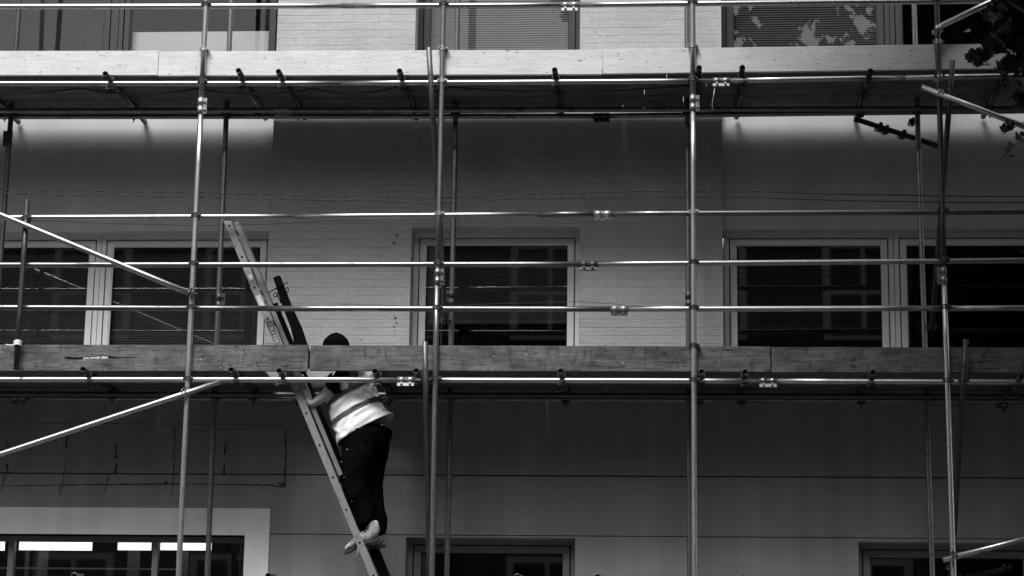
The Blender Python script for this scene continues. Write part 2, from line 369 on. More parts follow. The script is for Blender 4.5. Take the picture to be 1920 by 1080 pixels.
def ring_boxes(bm, x0, x1, z0, z1, w_, y0, y1):
    box(bm, x0, x1, y0, y1, z1 - w_, z1); box(bm, x0, x1, y0, y1, z0, z0 + w_)
    box(bm, x0, x0 + w_, y0, y1, z0 + w_, z1 - w_); box(bm, x1 - w_, x1, y0, y1, z0 + w_, z1 - w_)
def make_window(x0, x1, z0, z1, fm, blind='blind', blind_bot=None, yf=YF, label=None, flat_panel=False, drop_top=0, plain_glass=False, slats=True, fw=.042):
    bm = bmesh.new(); ring_boxes(bm, x0, x1, z0, z1, fw, yf, yf + .09)
    box(bm, x0 + .004, x1 - .004, yf - .012, yf, z0, z0 + .03)          # drip
    win = link('window', bm, fm, bld, origin=((x0 + x1) / 2, yf, z0))
    if label: win['label'] = label
    a = fw; bm = bmesh.new(); ring_boxes(bm, x0 + a, x1 - a, z0 + a, z1 - a, .012, yf + .035, yf + .08); link('gasket', bm, 'gasket', win)
    a = fw + .012; bm = bmesh.new(); ring_boxes(bm, x0 + a, x1 - a, z0 + a, z1 - a, .048, yf + .004, yf + .07)
    b = a + .048; ring_boxes(bm, x0 + b, x1 - b, z0 + b, z1 - b, .012, yf + .018, yf + .07)
    sa = link('sash', bm, fm, win)
    c = b + .012
    bm = bmesh.new(); ring_boxes(bm, x0 + c, x1 - c, z0 + c, z1 - c, .006, yf + .022, yf + .05); link('glazing_seal', bm, 'gasket', win)
    bm = bmesh.new(); yy = yf + .03; bm.faces.new([bm.verts.new(q) for q in ((x0 + c, yy, z0 + c), (x1 - c, yy, z0 + c), (x1 - c, yy, z1 - c), (x0 + c, yy, z1 - c))])
    link('pane', bm, 'glass', win)
    bb = blind_bot if blind_bot else z0 + c
    bm = bmesh.new(); yb = yf + .10
    if flat_panel:
        box(bm, x0 + c, x1 - c, yb, yb + .004, bb, z1 - c - drop_top); box(bm, x0 + c, x1 - c, yb - .012, yb - .001, bb - .03, bb)  # pale panel in place of a bright reflection, no blind
    elif slats:
        z = bb + .02; k = 0
        while z < z1 - c:
            t_ = R(66 + random.uniform(-4, 4)); hx = .0125
            dy, dz = hx * math.cos(t_), hx * math.sin(t_)
            vs = [bm.verts.new(q) for q in ((x0 + c, yb - dy, z - dz), (x1 - c, yb - dy, z - dz), (x1 - c, yb + dy, z + dz), (x0 + c, yb + dy, z + dz))]
            bm.faces.new(vs); z += .023; k += 1
        box(bm, x0 + c, x1 - c, yb - .014, yb + .014, bb - .014, bb + .006)
        for s in (.18, .5, .82):
            X = x0 + (x1 - x0) * s; box(bm, X - .002, X + .002, yb - .018, yb - .015, bb, z1 - c)
    if flat_panel or slats: link('blind', bm, blind, win)  # holds the pale reflection panel too
    else: bm.free()
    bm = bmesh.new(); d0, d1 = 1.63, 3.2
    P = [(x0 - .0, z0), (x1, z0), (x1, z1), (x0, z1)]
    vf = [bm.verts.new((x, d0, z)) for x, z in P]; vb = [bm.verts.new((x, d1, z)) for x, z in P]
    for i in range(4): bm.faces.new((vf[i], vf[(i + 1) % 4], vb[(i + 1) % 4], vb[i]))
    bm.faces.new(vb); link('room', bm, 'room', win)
    return win
# middle storey
XMl = wx(191, 450, YF); XMr = wx(1675, 450, YF)
make_window(XMl - 1.82, XMl - .003, zm_bot, zm_top, 'frame_white', 'blind', label='white framed left casement of the left wide window')
make_window(XMl + .003, XP0 - .004, zm_bot, zm_top, 'frame_white', 'blind', label='white framed right casement of the left wide window')
make_window(cx0 + .002, cx1 - .002, zm_bot, zm_top_c, 'frame_white', 'blind', blind_bot=at(900, 604, 1.54).z, label='white framed single window in the brick pier')
make_window(XP1 + .02, XMr - .003, zm_bot, zm_top, 'frame_white', 'blind_dark', blind_bot=at(1500, 613, 1.54).z, label='white framed casement with a blind, right wide window')
make_window(XMr + .003, XMr + 2.1, zm_bot, zm_top, 'frame_white', 'blind_dark', slats=False, label='white framed casement with a black pane')
# upper storey
XUl = wx(222, 50, YF); XUr = wx(1668, 50, YF)
make_window(XUl - 1.9, XUl - .003, zu_bot, zu_top, 'frame_dark', 'blind_dark', fw=.07, label='dark framed upper window with dim blind')
make_window(XUl + .003, XP0 - .004, zu_bot, zu_top, 'frame_dark', 'panel_pale', flat_panel=True, drop_top=zu_top - wz(38, 400, 1.54), label='dark framed upper window with a pale panel for the bright reflection')
make_window(ux0 + .002, ux1 - .002, zu_bot, zu_top, 'frame_dark', 'blind_grey', label='dark framed upper window in the brick pier')
make_window(XP1 + .002, XUr - .003, zu_bot, zu_top, 'frame_dark', 'blind', label='dark framed upper window mirroring leaves')
make_window(XUr + .003, XUr + 2.1, zu_bot, zu_top, 'frame_dark', 'blind_dark', slats=False, label='dark framed upper window with black panes')
# lower storey
make_window(lx0 + .002, lx1 - .002, gz, z_low_c, 'frame_mid', 'blind_dark', yf=1.40, slats=False, label='lower window in frames greyed for shade')
make_window(rx0 + .002, rx0 + 1.56, gz, z_low_r, 'frame_mid', 'blind_dark', yf=1.40, slats=False, label='lower right window in frames greyed for shade')
make_window(rx0 + 1.56, rx0 + 3.0, gz, z_low_r, 'frame_mid', 'blind_dark', yf=1.40, slats=False)
# shopfront glazing
def shop():
    yf = 1.36; z1 = sz_i; x1 = sx1i
    m0, m1 = wx(20, 1040, yf), wx(290.5, 1040, yf)
    bm = bmesh.new(); box(bm, XL, x1, yf, yf + .08, z1 - .045, z1); box(bm, XL, x1, yf, yf + .08, gz, gz + .06)
    for m_ in (m0, m1): box(bm, m_ - .026, m_ + .026, yf + .002, yf + .08, gz + .06, z1 - .045)
    win = link('window', bm, 'frame_mid', bld, origin=((XL + x1) / 2, yf, gz)); win['label'] = 'shopfront window with white surround'
    xs = [XL, m0, m1, x1]
    for a, b in zip(xs[:-1], xs[1:]):
        bm = bmesh.new(); a_ = a + .026; b_ = b - .026 if b < x1 else b
        bm.faces.new([bm.verts.new(q) for q in ((a_, yf + .03, gz + .06), (b_, yf + .03, gz + .06), (b_, yf + .03, z1 - .045), (a_, yf + .03, z1 - .045))]); link('pane', bm, 'glass', win)
    # emissive strips giving bright bands, rail and partition inside
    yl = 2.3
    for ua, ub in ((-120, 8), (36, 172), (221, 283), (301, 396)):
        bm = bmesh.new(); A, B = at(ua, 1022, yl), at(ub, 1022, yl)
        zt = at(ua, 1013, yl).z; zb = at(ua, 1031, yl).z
        box(bm, A.x, B.x, yl, yl + .02, zb, zt); link('glowing_strip', bm, 'lit', win)
    bm = bmesh.new(); zz = at(200, 1066, 1.9).z; box(bm, XL + .2, wx(330, 1060, 1.9), 1.9, 1.93, zz - .006, zz + .006); link('rail', bm, 'surround', win)
    bm = bmesh.new()
    for u, wd in ((80, .05), (50, .02), (250, .06), (345, .04)):
        X = at(u, 1060, 2.6).x; box(bm, X - wd, X + wd, 2.6, 2.62, gz, z1 + .3)
    link('partition', bm, 'blind_grey', win)
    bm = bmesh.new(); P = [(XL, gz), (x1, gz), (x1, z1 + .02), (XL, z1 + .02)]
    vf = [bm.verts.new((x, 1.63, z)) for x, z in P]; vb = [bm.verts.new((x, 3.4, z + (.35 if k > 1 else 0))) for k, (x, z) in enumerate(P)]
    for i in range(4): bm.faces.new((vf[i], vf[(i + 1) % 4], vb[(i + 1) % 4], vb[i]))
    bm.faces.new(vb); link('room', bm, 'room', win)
shop()
# cracks, stains and chipped paint on the walls
def crack_strip(bm, pts, w0, w1, Y, seed=0):
    rnd = random.Random(seed); P = []
    for (a, b) in zip(pts[:-1], pts[1:]):
        n = max(2, int(math.hypot(b[0] - a[0], b[1] - a[1]) / 5))
        for k in range(n): P.append((a[0] + (b[0] - a[0]) * k / n, a[1] + (b[1] - a[1]) * k / n))
    P.append(pts[-1]); L = None
    for k, (u, v) in enumerate(P):
        t_ = k / max(1, len(P) - 1); ww = (w0 + (w1 - w0) * t_) * rnd.uniform(.45, 1.35) / 470
        c = at(u + rnd.uniform(-.6, .6), v + rnd.uniform(-.4, .4), Y)
        j = min(k + 1, len(P) - 1); i = max(0, k - 1); d = Vector((P[j][0] - P[i][0], 0, -(P[j][1] - P[i][1])))
        if d.length < 1e-6: d = Vector((1, 0, 0))
        nrm = Vector((-d.z, 0, d.x)).normalized() * ww
        a, b = bm.verts.new(c + nrm), bm.verts.new(c - nrm)
        if L: bm.faces.new((L[0], a, b, L[1]))
        L = (a, b)
bm = bmesh.new(); Yk = YB - .0015
for k, (pts, a, b) in enumerate([([(-20, 912), (140, 909), (300, 907), (500, 909), (533, 913)], 1.2, 3), ([(535, 800), (536, 850), (533, 912)], 2.5, 4),
        ([(180, 909), (330, 909)], 1, 1), ([(0, 793), (300, 795), (534, 797)], 1.0, 1.4), ([(219, 830), (217, 860)], 3, 4.5), ([(219, 868), (215, 888)], 3, 7),
        ([(424, 828), (421, 852)], 3, 4), ([(421, 868), (420, 890)], 6, 5), ([(328, 805), (325, 860)], 2, 3), ([(327, 868), (322, 930)], 2.2, 1.5),
        ([(126, 815), (124, 840)], 3, 4), ([(121, 875), (118, 915)], 2, 2), ([(14, 826), (16, 838)], 4, 4), ([(13, 870), (15, 886)], 5, 5), ([(0, 888), (22, 885)], 3, 2),
        ([(309, 902), (312, 907)], 5, 6), ([(522, 905), (537, 911)], 5, 6)]):
    crack_strip(bm, pts, a, b, Yk, k)
link('crack', bm, 'crack', bld)
bm = bmesh.new()
for k, (pts, a, b) in enumerate([([(340, 808), (420, 806), (500, 802)], 2, 1), ([(115, 905), (112, 930)], 7, 2), ([(205, 890), (195, 925)], 6, 2), ([(10, 890), (2, 920)], 7, 3), ([(325, 800), (330, 830)], 4, 4)]):
    crack_strip(bm, pts, a, b, Yk - .0005, 40 + k)
link('stain', bm, 'stain', bld)
bm = bmesh.new()
def chip(u, v, s, seed):
    rnd = random.Random(seed); c = at(u, v, YB - .0015); n = 7
    bm.faces.new([bm.verts.new(c + Vector((math.cos(6.283 * i / n) * s * rnd.uniform(.4, 1.2), 0, math.sin(6.283 * i / n) * s * rnd.uniform(.5, 1.4)))) for i in range(n)])
for k, (u, v, s) in enumerate([(744, 441, .012), (738, 455, .014), (741, 458, .010), (735, 459, .008), (742, 597, .016), (743, 606, .011), (739, 613, .009), (741, 620, .008), (676, 637, .008), (740, 487, .006), (667, 492, .008), (1478, 262, .006)]):
    chip(u, v, s, k)
link('chipped_paint', bm, 'crack', bld)

# ------------------------------------------------------------------ scaffold
scf = empty('scaffold', (0, 0, 0)); props(scf, 'tube and coupler scaffolding of galvanised steel in front of the painted building', 'scaffolding')
RT = .02415
def coupler_mesh(name, m):
    """local: tube A along Z at origin, tube B along X at y=+.055"""
    bm = bmesh.new()
    def band(axis, c, r0, r1, h, n=18):
        x, y = frame_of(axis); axis = axis.normalized()
        R_ = [[bm.verts.new(Vector(c) + axis * s * h / 2 + (x * math.cos(2 * math.pi * i / n) + y * math.sin(2 * math.pi * i / n)) * r) for i in range(n)] for s, r in ((-1, r0), (-1, r1), (1, r1), (1, r0))]
        for A, B in zip(R_, R_[1:] + R_[:1]):
            for i in range(n): bm.faces.new((A[i], A[(i + 1) % n], B[(i + 1) % n], B[i]))
    Z, X = Vector((0, 0, 1)), Vector((1, 0, 0))
    for s in (-.013, .013): band(Z, (0, 0, s), .0245, .031, .013)
    band(Z, (0, 0, 0), .0245, .0275, .034)
    for s in (-.015, .015): band(X, (s, .055, 0), .0245, .030, .012)
    box(bm, -.022, .022, .018, .036, -.022, .022)
    box(bm, .024, .044, -.012, .012, -.018, .018); box(bm, -.044, -.024, -.010, .010, -.014, .014)
    cyl(bm, (.036, -.040, 0), (.036, .022, 0), .0062, 8); cyl(bm, (.036, -.030, 0), (.036, -.016, 0), .0125, 6, smooth=False)
    cyl(bm, (-.034, -.020, .004), (-.034, .02, .004), .008, 8)
    box(bm, -.012, .012, .028, .05, .024, .042); cyl(bm, (0, .075, .036), (0, .018, .036), .006, 8); cyl(bm, (0, .030, .036), (0, .016, .036), .0125, 6, smooth=False)
    bmesh.ops.recalc_face_normals(bm, faces=bm.faces)
    me = bpy.data.meshes.new(name); bm.to_mesh(me); bm.free(); me.materials.append(MT[m]); return me
CPL = {k: coupler_mesh('coupler_' + k, k) for k in ('fit_dark', 'fit_bright', 'dull')}
def sleeve_mesh(name, m):
    """local: along X, flange below"""
    bm = bmesh.new(); L = .072
    n = 18
    for x0, x1 in ((-L, -.004), (.004, L)):
        cyl(bm, (x0, 0, 0), (x1, 0, 0), .0285, n)
    cyl(bm, (-.004, 0, 0), (.004, 0, 0), .0268, n)
    box(bm, -L, L, -.010, -.004, -.052, -.02); box(bm, -L, L, .004, .010, -.052, -.02); box(bm, -L, L, -.012, .012, -.056, -.046)
    for s in (-.036, .036):
        cyl(bm, (s, -.040, -.038), (s, .03, -.038), .006, 8); cyl(bm, (s, -.026, -.038), (s, -.010, -.038), .0125, 6, smooth=False); cyl(bm, (s, .010, -.038), (s, .02, -.038), .0125, 6, smooth=False)
    bmesh.ops.recalc_face_normals(bm, faces=bm.faces)
    me = bpy.data.meshes.new(name); bm.to_mesh(me); bm.free(); me.materials.append(MT[m]); return me
SLV = {k: sleeve_mesh('sleeve_' + k, k) for k in ('fit_bright', 'fit_dark', 'mid')}
def put(me, name, parent, loc, rot=(0, 0, 0)):
    o = bpy.data.objects.new(name, me); COL.objects.link(o); o.parent = parent; o.location = Vector(loc) - wpos(parent); o.rotation_euler = rot; return o
def tube(name, a, b, m='mid', sag=0.0, label=None, parent=None):
    bm = bmesh.new(); tube_mesh(bm, a, b, sag=sag); o = link(name, bm, (m, 'tube_inside'), parent or scf, origin=a)
    if label: o['label'] = label
    return o
def rope(name, pts, r, m, parent=None):
    bm = bmesh.new(); poly_tube(bm, pts, r); return link(name, bm, m, parent)

Y0, YL = 0.0, .055
# uprights: (name, points (u, v) top .. bottom, plane, material)
def upright(pa, pb, Y, m, top_v=None, label=None, ground=False):
    """through two photo points on plane Y; runs from top_v down to the ground or pb"""
    A, B = at(pa[0], pa[1], Y), at(pb[0], pb[1], Y); d = (A - B) / (A.z - B.z)
    T = A if top_v is None else A + d * (at(pa[0], top_v, Y).z - A.z)
    Bt = B if not ground else B + d * (.13 - B.z)
    return tube('standard', Bt, T, m, label=label)
stds = []
stds.append(upright((386.7, 0), (376.9, 198), Y0, 'bright', -260))                 # first, top length
s1 = stds[-1]
def seg(pa, pb, Y, m, top=None, ground=False): return upright(pa, pb, Y, m, top, None, ground)
S1b = seg((376.8, 200), (335, 1080), Y0, 'bright', ground=True)
S2a = seg((832.3, 0), (820.5, 512), Y0, 'mid', -260); S2b = seg((819.5, 514), (810.2, 1080), Y0, 'mid', ground=True)
S3a = seg((1298.6, 0), (1299.3, 193), Y0, 'bright', -260); S3b = seg((1299, 195), (1302.8, 1080), Y0, 'bright', ground=True)
S4a = seg((1756.6, 0), (1770, 512), Y0, 'dull', -260); S4b = seg((1769.3, 514), (1788.5, 1080), Y0, 'bright', ground=True)
SL_ = seg((-95, 0), (-150, 1080), Y0, 'mid', -260, True)
SR_ = seg((2230, 0), (2290, 1080), Y0, 'mid', -260, True)
YI = .80
RS0 = seg((36.5, 0), (-14, 700), YI, 'dull', -260, True)
RS1 = seg((433.5, 0), (388.5, 1080), YI, 'mid', -260, True)
RS2 = seg((858.5, 0), (838, 1080), YI, 'mid', -260, True)
RS3 = seg((1288, 0), (1293.5, 1080), YI, 'mid', -260, True)
RS4 = seg((1713.5, 0), (1748, 1080), YI, 'mid', -260, True)
for o in (S1b, S2b, S3b, S4b, SL_, SR_, RS0, RS1, RS2, RS3, RS4):
    bm = bmesh.new(); p = wpos(o); box(bm, p.x - .075, p.x + .075, p.y - .075, p.y + .075, .121, .127); cyl(bm, (p.x, p.y, .127), (p.x, p.y, .2), .018, 12)
    link('base_plate', bm, 'dull', o)
for ua, ub, Y_ in ((-560, -655, Y0), (-1010, -1150, Y0), (2680, 2780, Y0), (-500, -600, YI), (2150, 2200, YI), (2600, 2680, YI)):
    seg((ua, 0), (ub, 1080), Y_, 'mid', -260, True)
def su(pairs, v):                       # x of a front standard at photo height v
    (u0, v0), (u1, v1) = pairs; return u0 + (u1 - u0) * (v - v0) / (v1 - v0)
FS = [((386.7, 0), (335, 1080)), ((832.3, 0), (810.2, 1080)), ((1298.6, 0), (1302.8, 1080)), ((1756.6, 0), (1788.5, 1080))]
RSX = [((36.5, 0), (-40, 1080)), ((433.5, 0), (388.5, 1080)), ((858.5, 0), (838, 1080)), ((1288, 0), (1293.5, 1080)), ((1713.5, 0), (1748, 1080))]
def vline(pts, u):
    for (a, b), (c, d) in zip(pts[:-1], pts[1:]):
        if u <= c: return b + (d - b) * (u - a) / (c - a)
    (a, b), (c, d) = pts[-2:]; return b + (d - b) * (u - a) / (c - a)
def run(name, pts, Y, mats, couplers='fit_dark', marks=(), front=True):
    """horizontal tube run through photo points; one tube per span; couplers at the standards"""
    objs = []; pts = list(pts)                      # carry each run on past both ends of the view
    (a, b), (c, d_) = pts[:2]; pts[0] = (-1150, b + (d_ - b) * (-1150 - a) / (c - a))
    (a, b), (c, d_) = pts[-2:]; pts[-1] = (2950, b + (d_ - b) * (2950 - a) / (c - a))
    for i, (a, b) in enumerate(zip(pts[:-1], pts[1:])):
        A, B = at(a[0], a[1], Y), at(b[0], b[1], Y)
        objs.append(tube(name, A, B, mats[i % len(mats)]))
    for q, S in enumerate(FS if front else RSX):
        u = su(S, 500)
        for _ in range(3): v = vline(pts, u); u = su(S, v)
        ob = [o for o, (a, b) in zip(objs, zip(pts[:-1], pts[1:])) if a[0] <= u <= b[0]]
        if not ob: continue
        c = couplers if isinstance(couplers, str) else couplers[q % len(couplers)]
        P = at(u, v, Y0 if front else YI)
        P.z = at(u, v, Y).z
        if front: put(CPL[c], 'coupler', ob[0], P, (0, random.uniform(-.06, .06), 0))
        else: put(CPL[c], 'coupler', ob[0], P, (0, 0, 0 if Y > YI else math.pi))
    for (u, k) in marks:
        ob = [o for o, (a, b) in zip(objs, zip(pts[:-1], pts[1:])) if a[0] <= u <= b[0]][0]
        put(SLV[k], 'sleeve_coupler', ob, at(u, vline(pts, u), Y), (R(random.uniform(-12, 12)), 0, 0))
    return objs
railA = run('guard_rail', [(-160, 12.5), (640, 11), (1068, 9.5), (2080, -1)], YL, ['bright', 'bright', 'bright'], 'fit_dark', [(1068, 'fit_bright')])
ledB = run('ledger', [(-160, 157), (640, 156.3), (1352, 151.5), (1697, 145.5), (2080, 139.5)], YL, ['bright'], ['fit_dark', 'fit_bright', 'fit_dark', 'fit_dark'], [(1352, 'fit_bright')])
railC = run('guard_rail', [(-160, 408.5), (553, 406), (1008, 402), (1130, 401), (2080, 396)], YL, ['bright', 'bright', 'mid', 'mid'], ['fit_dark', 'fit_bright', 'fit_bright', 'dull'], [(1130, 'fit_bright')])
railD = run('guard_rail', [(-160, 497), (1103, 495.5), (2080, 487)], YL, ['mid', 'bright'], 'fit_dark', [(1103, 'fit_dark')])
railE = run('guard_rail', [(-160, 576), (500, 578.5), (1161, 579.5), (1768, 578), (2080, 577)], YL, ['mid', 'mid', 'bright', 'bright'], 'fit_dark', [(1161, 'fit_bright')])
ledF = run('ledger', [(-160, 711.5), (761, 712.5), (1440, 714.5), (2080, 717)], YL, ['bright'], 'fit_dark', [(761, 'fit_bright'), (1440, 'mid')])
ledG = run('ledger', [(-160, 1096), (2080, 1118)], YL, ['bright'], 'fit_dark')
# inner rows
rB1 = run('ledger', [(-160, 208), (545, 206.5)], .72, ['mid'], 'fit_dark', [(530, 'fit_bright')], False)
rB2 = run('ledger', [(-160, 219), (1128, 217.5), (2080, 206)], .88, ['mid', 'mid'], 'fit_dark', [(1128, 'fit_dark')], False)
rF1 = run('ledger', [(-160, 746), (33, 746), (1420, 749.5), (2080, 752)], .86, ['mid'], 'fit_dark', [(33, 'mid')], False)
rF2 = run('ledger', [(-160, 738), (2080, 744)], .74, ['dull'], 'fit_dark', (), False)
rA = run('ledger', [(-160, 1128), (2080, 1150)], .86, ['dull'], 'fit_dark', (), False)
# couplers on the front standards that are visible just above the toe boards (brackets holding the board)
for q, v, k in ((0, 92, 'fit_bright'), (1, 91, 'fit_bright'), (2, 86, 'fit_bright'), (3, 79, 'fit_bright'), (2, 648, 'fit_dark')):
    put(CPL[k], 'coupler', (S1b, S2a, S3a, S4a)[q], at(su(FS[q], v), v, Y0), (0, .1, math.pi * 0 + .15))
# standard joints
def joint(parent, u, v, Y, k, ang=0): put(SLV[k], 'sleeve_coupler', parent, at(u, v, Y), (0, R(-90), R(ang)))
joint(S1b, 376.2, 199, Y0, 'fit_bright'); joint(S2b, 820.4, 519, Y0, 'mid'); joint(S3b, 1299, 194, Y0, 'fit_bright'); joint(S4b, 1769.4, 517, Y0, 'mid', 180)
joint(RS0, 17.5, 260, YI, 'fit_dark', 180); joint(RS1, 410.5, 565, YI, 'fit_dark'); joint(RS3, 1290.8, 562, YI, 'fit_dark'); joint(RS2, 846.8, 560, YI, 'fit_dark', 180)
# transoms: front end photo point, lift
zB = at(960, 154.5, YL).z; zF = at(960, 713, YL).z; zG = at(960, 1107, YL).z
def transom(u, v, back, m='dull', lift=zB, ledger_v=None, skew=0.0):
    A = at(u, v, -.14); B = Vector((A.x + skew, back, A.z + random.uniform(-.012, .012)))
    t = tube('transom', A, B, m)
    for yy in (YL, .88 if lift == zB else .86):
        bm = bmesh.new()
        x = A.x + skew * (yy + .14) / (back + .14); z = A.z
        # putlog clip: strap over the tube, hanging below the ledger with its wing nut
        box(bm, x - .032, x - .0245, yy - .022, yy + .022, z - .080, z + .028); box(bm, x + .0245, x + .032, yy - .022, yy + .022, z - .080, z + .028)
        box(bm, x - .03, x + .03, yy - .02, yy + .02, z + .0245, z + .031); box(bm, x - .036, x + .036, yy - .034, yy + .034, z - .086, z - .078)
        cyl(bm, (x, yy, z - .080), (x, yy, z - .125), .006, 8); cyl(bm, (x, yy, z - .084), (x, yy, z - .104), .0135, 6, smooth=False)
        link('clip', bm, 'fit_dark', t)
    return t
for u, v, b, sk in ((-60, 138, 1.27, .05), (197, 138, 1.28, .03), (447, 132, 1.22, .0), (522, 134, 1.19, .02), (749, 133, 1.19, 0), (1040, 131, 1.19, 0), (1311, 127, 1.19, -.02), (1392, 126.5, 1.26, -.01), (1632, 133, 1.28, -.01), (1890, 128, 1.27, -.02)):
    transom(u, v, b, 'dull' if u < 800 else 'dark', zB, skew=sk)
for u, v, sk in ((155, 692, .02), (433, 693, .02), (523, 695, 0), (703, 696, 0), (780, 695, 0), (1051, 695.5, 0), (1315, 697, 0), (1397, 697.5, 0), (1637, 698, -.02), (1915, 706, 0)):
    transom(u, v, 1.19, 'dull', zF, skew=sk)
for u, v, bk in ((139, 1079, .95), (503, 1079, .95), (970, 1081, .95), (1120, 1081, .95), (1390, 1083, .95)):
    transom(u, v, bk, 'mid', zG)
# facade braces, cross braces, puncheons
YO = -.055
def brace(a, b, m, label=None, Ya=YO, Yb=YO, extra=()):
    t = tube('brace', at(a[0], a[1], Ya), at(b[0], b[1], Yb), m, label=label); return t
d = at(362, 552, YO) - at(0, 402, YO); 
b1 = brace((-140, 344), (366, 554), 'bright', 'bright diagonal brace falling to the right'); put(CPL['fit_dark'], 'coupler', b1, at(361, 552, Y0), (0, 0, math.pi))
b2 = brace((-140, 898), (413, 716), 'bright', 'bright diagonal brace rising to the right'); put(CPL['fit_dark'], 'coupler', b2, at(348, 737, Y0), (0, 0, math.pi))
b3 = brace((1757, 52), (1960, -46), 'bright', 'short bright brace by the leaves'); put(CPL['fit_bright'], 'coupler', b3, at(1758, 58, Y0), (0, .3, math.pi))
b4 = brace((1728, 163), (1990, 264), 'bright', 'bright diagonal brace leaving at the right edge'); put(CPL['fit_bright'], 'coupler', b4, at(1762, 178, Y0), (0, -.3, math.pi)); put(CPL['fit_bright'], 'coupler', b4, at(1761, 150, Y0), (0, .2, math.pi))
b5 = brace((1768, 1050), (2000, 990), 'bright', 'thin bright brace at the lower right'); put(CPL['fit_dark'], 'coupler', b5, at(1787, 1044, Y0), (0, .2, math.pi))
b6 = brace((1603, 223), (1775, 279), 'dark', 'dark tie tube near the wall', 1.02, 1.02)
for u, v in ((1650, 238), (1662, 243), (1694, 252), (1713, 228)):
    put(CPL['fit_dark'], 'coupler', b6, at(u, v, .98), (0, 1.9 if u < 1700 else .2, .3))
for (a, b, m) in (((804, 88), (836, 608), 'dull'), ((1786.5, 113), (1747, 620), 'dull'), ((797, 640), (807, 1170), 'dull'), ((1811, 636), (1779, 1160), 'dull')):
    ya = .0 if m != 'x' else 0
    t = tube('cross_brace', at(a[0], a[1], -.15), at(b[0], b[1], .74), m)
    vv = 160 if a[1] < 300 else 713
    put(CPL['dull'], 'coupler', t, at(a[0] + (b[0] - a[0]) * (vv - a[1]) / (b[1] - a[1]), vv, -.01), (0, 0, 0))
    put(CPL['fit_dark'], 'coupler', t, at(b[0], b[1] - 8, .74), (0, 0, 0))
pun = tube('puncheon', at(51, 375, 0.0), at(30.5, 692, -.03), 'dull', label='short rusty upright tied with rope at the left')
put(CPL['dull'], 'coupler', pun, at(49, 408, 0.0))
bm = bmesh.new(); c = at(33, 645, -.03)
for k in range(4): poly_tube(bm, [c + Vector((math.cos(t / 10 * 6.283) * .032, math.sin(t / 10 * 6.283) * .032, -.012 + k * .011 + .006 * math.sin(t))) for t in range(11)], .006, 6)
poly_tube(bm, [c, c + Vector((-.06, 0, -.012)), c + Vector((-.11, .03, .002))], .005, 6); link('rope_lashing', bm, 'surround', pun)
# flexible things on the scaffold
def cat(P, sag, n=14):
    out_ = []
    for (a, b) in zip(P[:-1], P[1:]):
        for k in range(n): s = k / n; out_.append(a.lerp(b, s) + Vector((0, 0, -sag * 4 * s * (1 - s))))
    out_.append(P[-1]); return out_
pts = [at(u, v, .10) for u, v in ((-120, 168), (147, 165), (372, 166), (587, 166), (745, 163), (845, 163), (1292, 160))]
o = rope('festoon_cable', cat(pts, .05), .0075, 'cable'); props(o, 'black cable hanging in loops under the upper deck', 'cable')
def twist(P, r_, turns):
    L = sum((b - a).length for a, b in zip(P[:-1], P[1:])); bm = bmesh.new(); n = int(L * 60)
    for ph in (0, math.pi):
        Q = []
        for k in range(n + 1):
            s = k / n * (len(P) - 1); i = min(int(s), len(P) - 2); p = P[i].lerp(P[i + 1], s - i); a = ph + k * .55
            Q.append(p + Vector((0, math.cos(a) * r_, math.sin(a) * r_)))
        poly_tube(bm, Q, r_ * .8, 5)
    return bm
def smooth_pts(ps, Y): return cat([at(u, v, Y) for u, v in ps], .006, 6)
for lab, ps in (('upper of two thin twisted wires strung across below the upper deck', [(-60, 353), (400, 361), (700, 367), (818, 371), (960, 363), (1200, 358), (1420, 359), (1700, 366), (1990, 368)]),
                ('lower of two thin twisted wires strung across below the upper deck', [(-60, 361), (400, 370), (700, 376), (818, 381), (960, 372), (1200, 368), (1420, 370), (1700, 378), (1990, 379)])):
    o = link('wire', twist(smooth_pts(ps, .08), .0034, 1), 'cable'); props(o, lab, 'wire', 'twisted wires strung along the scaffold')
o = rope('string', [at(u, v, .09) for u, v in ((60, 413), (190, 419), (380, 423), (520, 420), (620, 414), (700, 408))], .0016, 'cable'); props(o, 'thin string sagging under the second guard rail near the ladder top', 'string')
o = rope('string', [at(u, v, .09) for u, v in ((640, 571), (725, 572), (800, 576), (860, 572), (1085, 565), (1200, 574), (1290, 578))], .002, 'cable'); props(o, 'thin slack wire lying along the lowest guard rail before the middle window', 'wire')
o = rope('string', [at(u, v, .06) for u, v in ((828, 150), (830, 330), (831, 440), (829, 560), (827, 640), (824, 700))], .0022, 'mid'); props(o, 'pale cord hanging straight down beside the second upright', 'cord')
o = rope('wire_tie', [at(u, v, .03) for u, v in ((1340, 165), (1338, 180), (1335, 195), (1337, 204), (1333, 208))], .004, 'fit_bright'); props(o, 'short bright wire tie dangling from the upper ledger', 'wire')

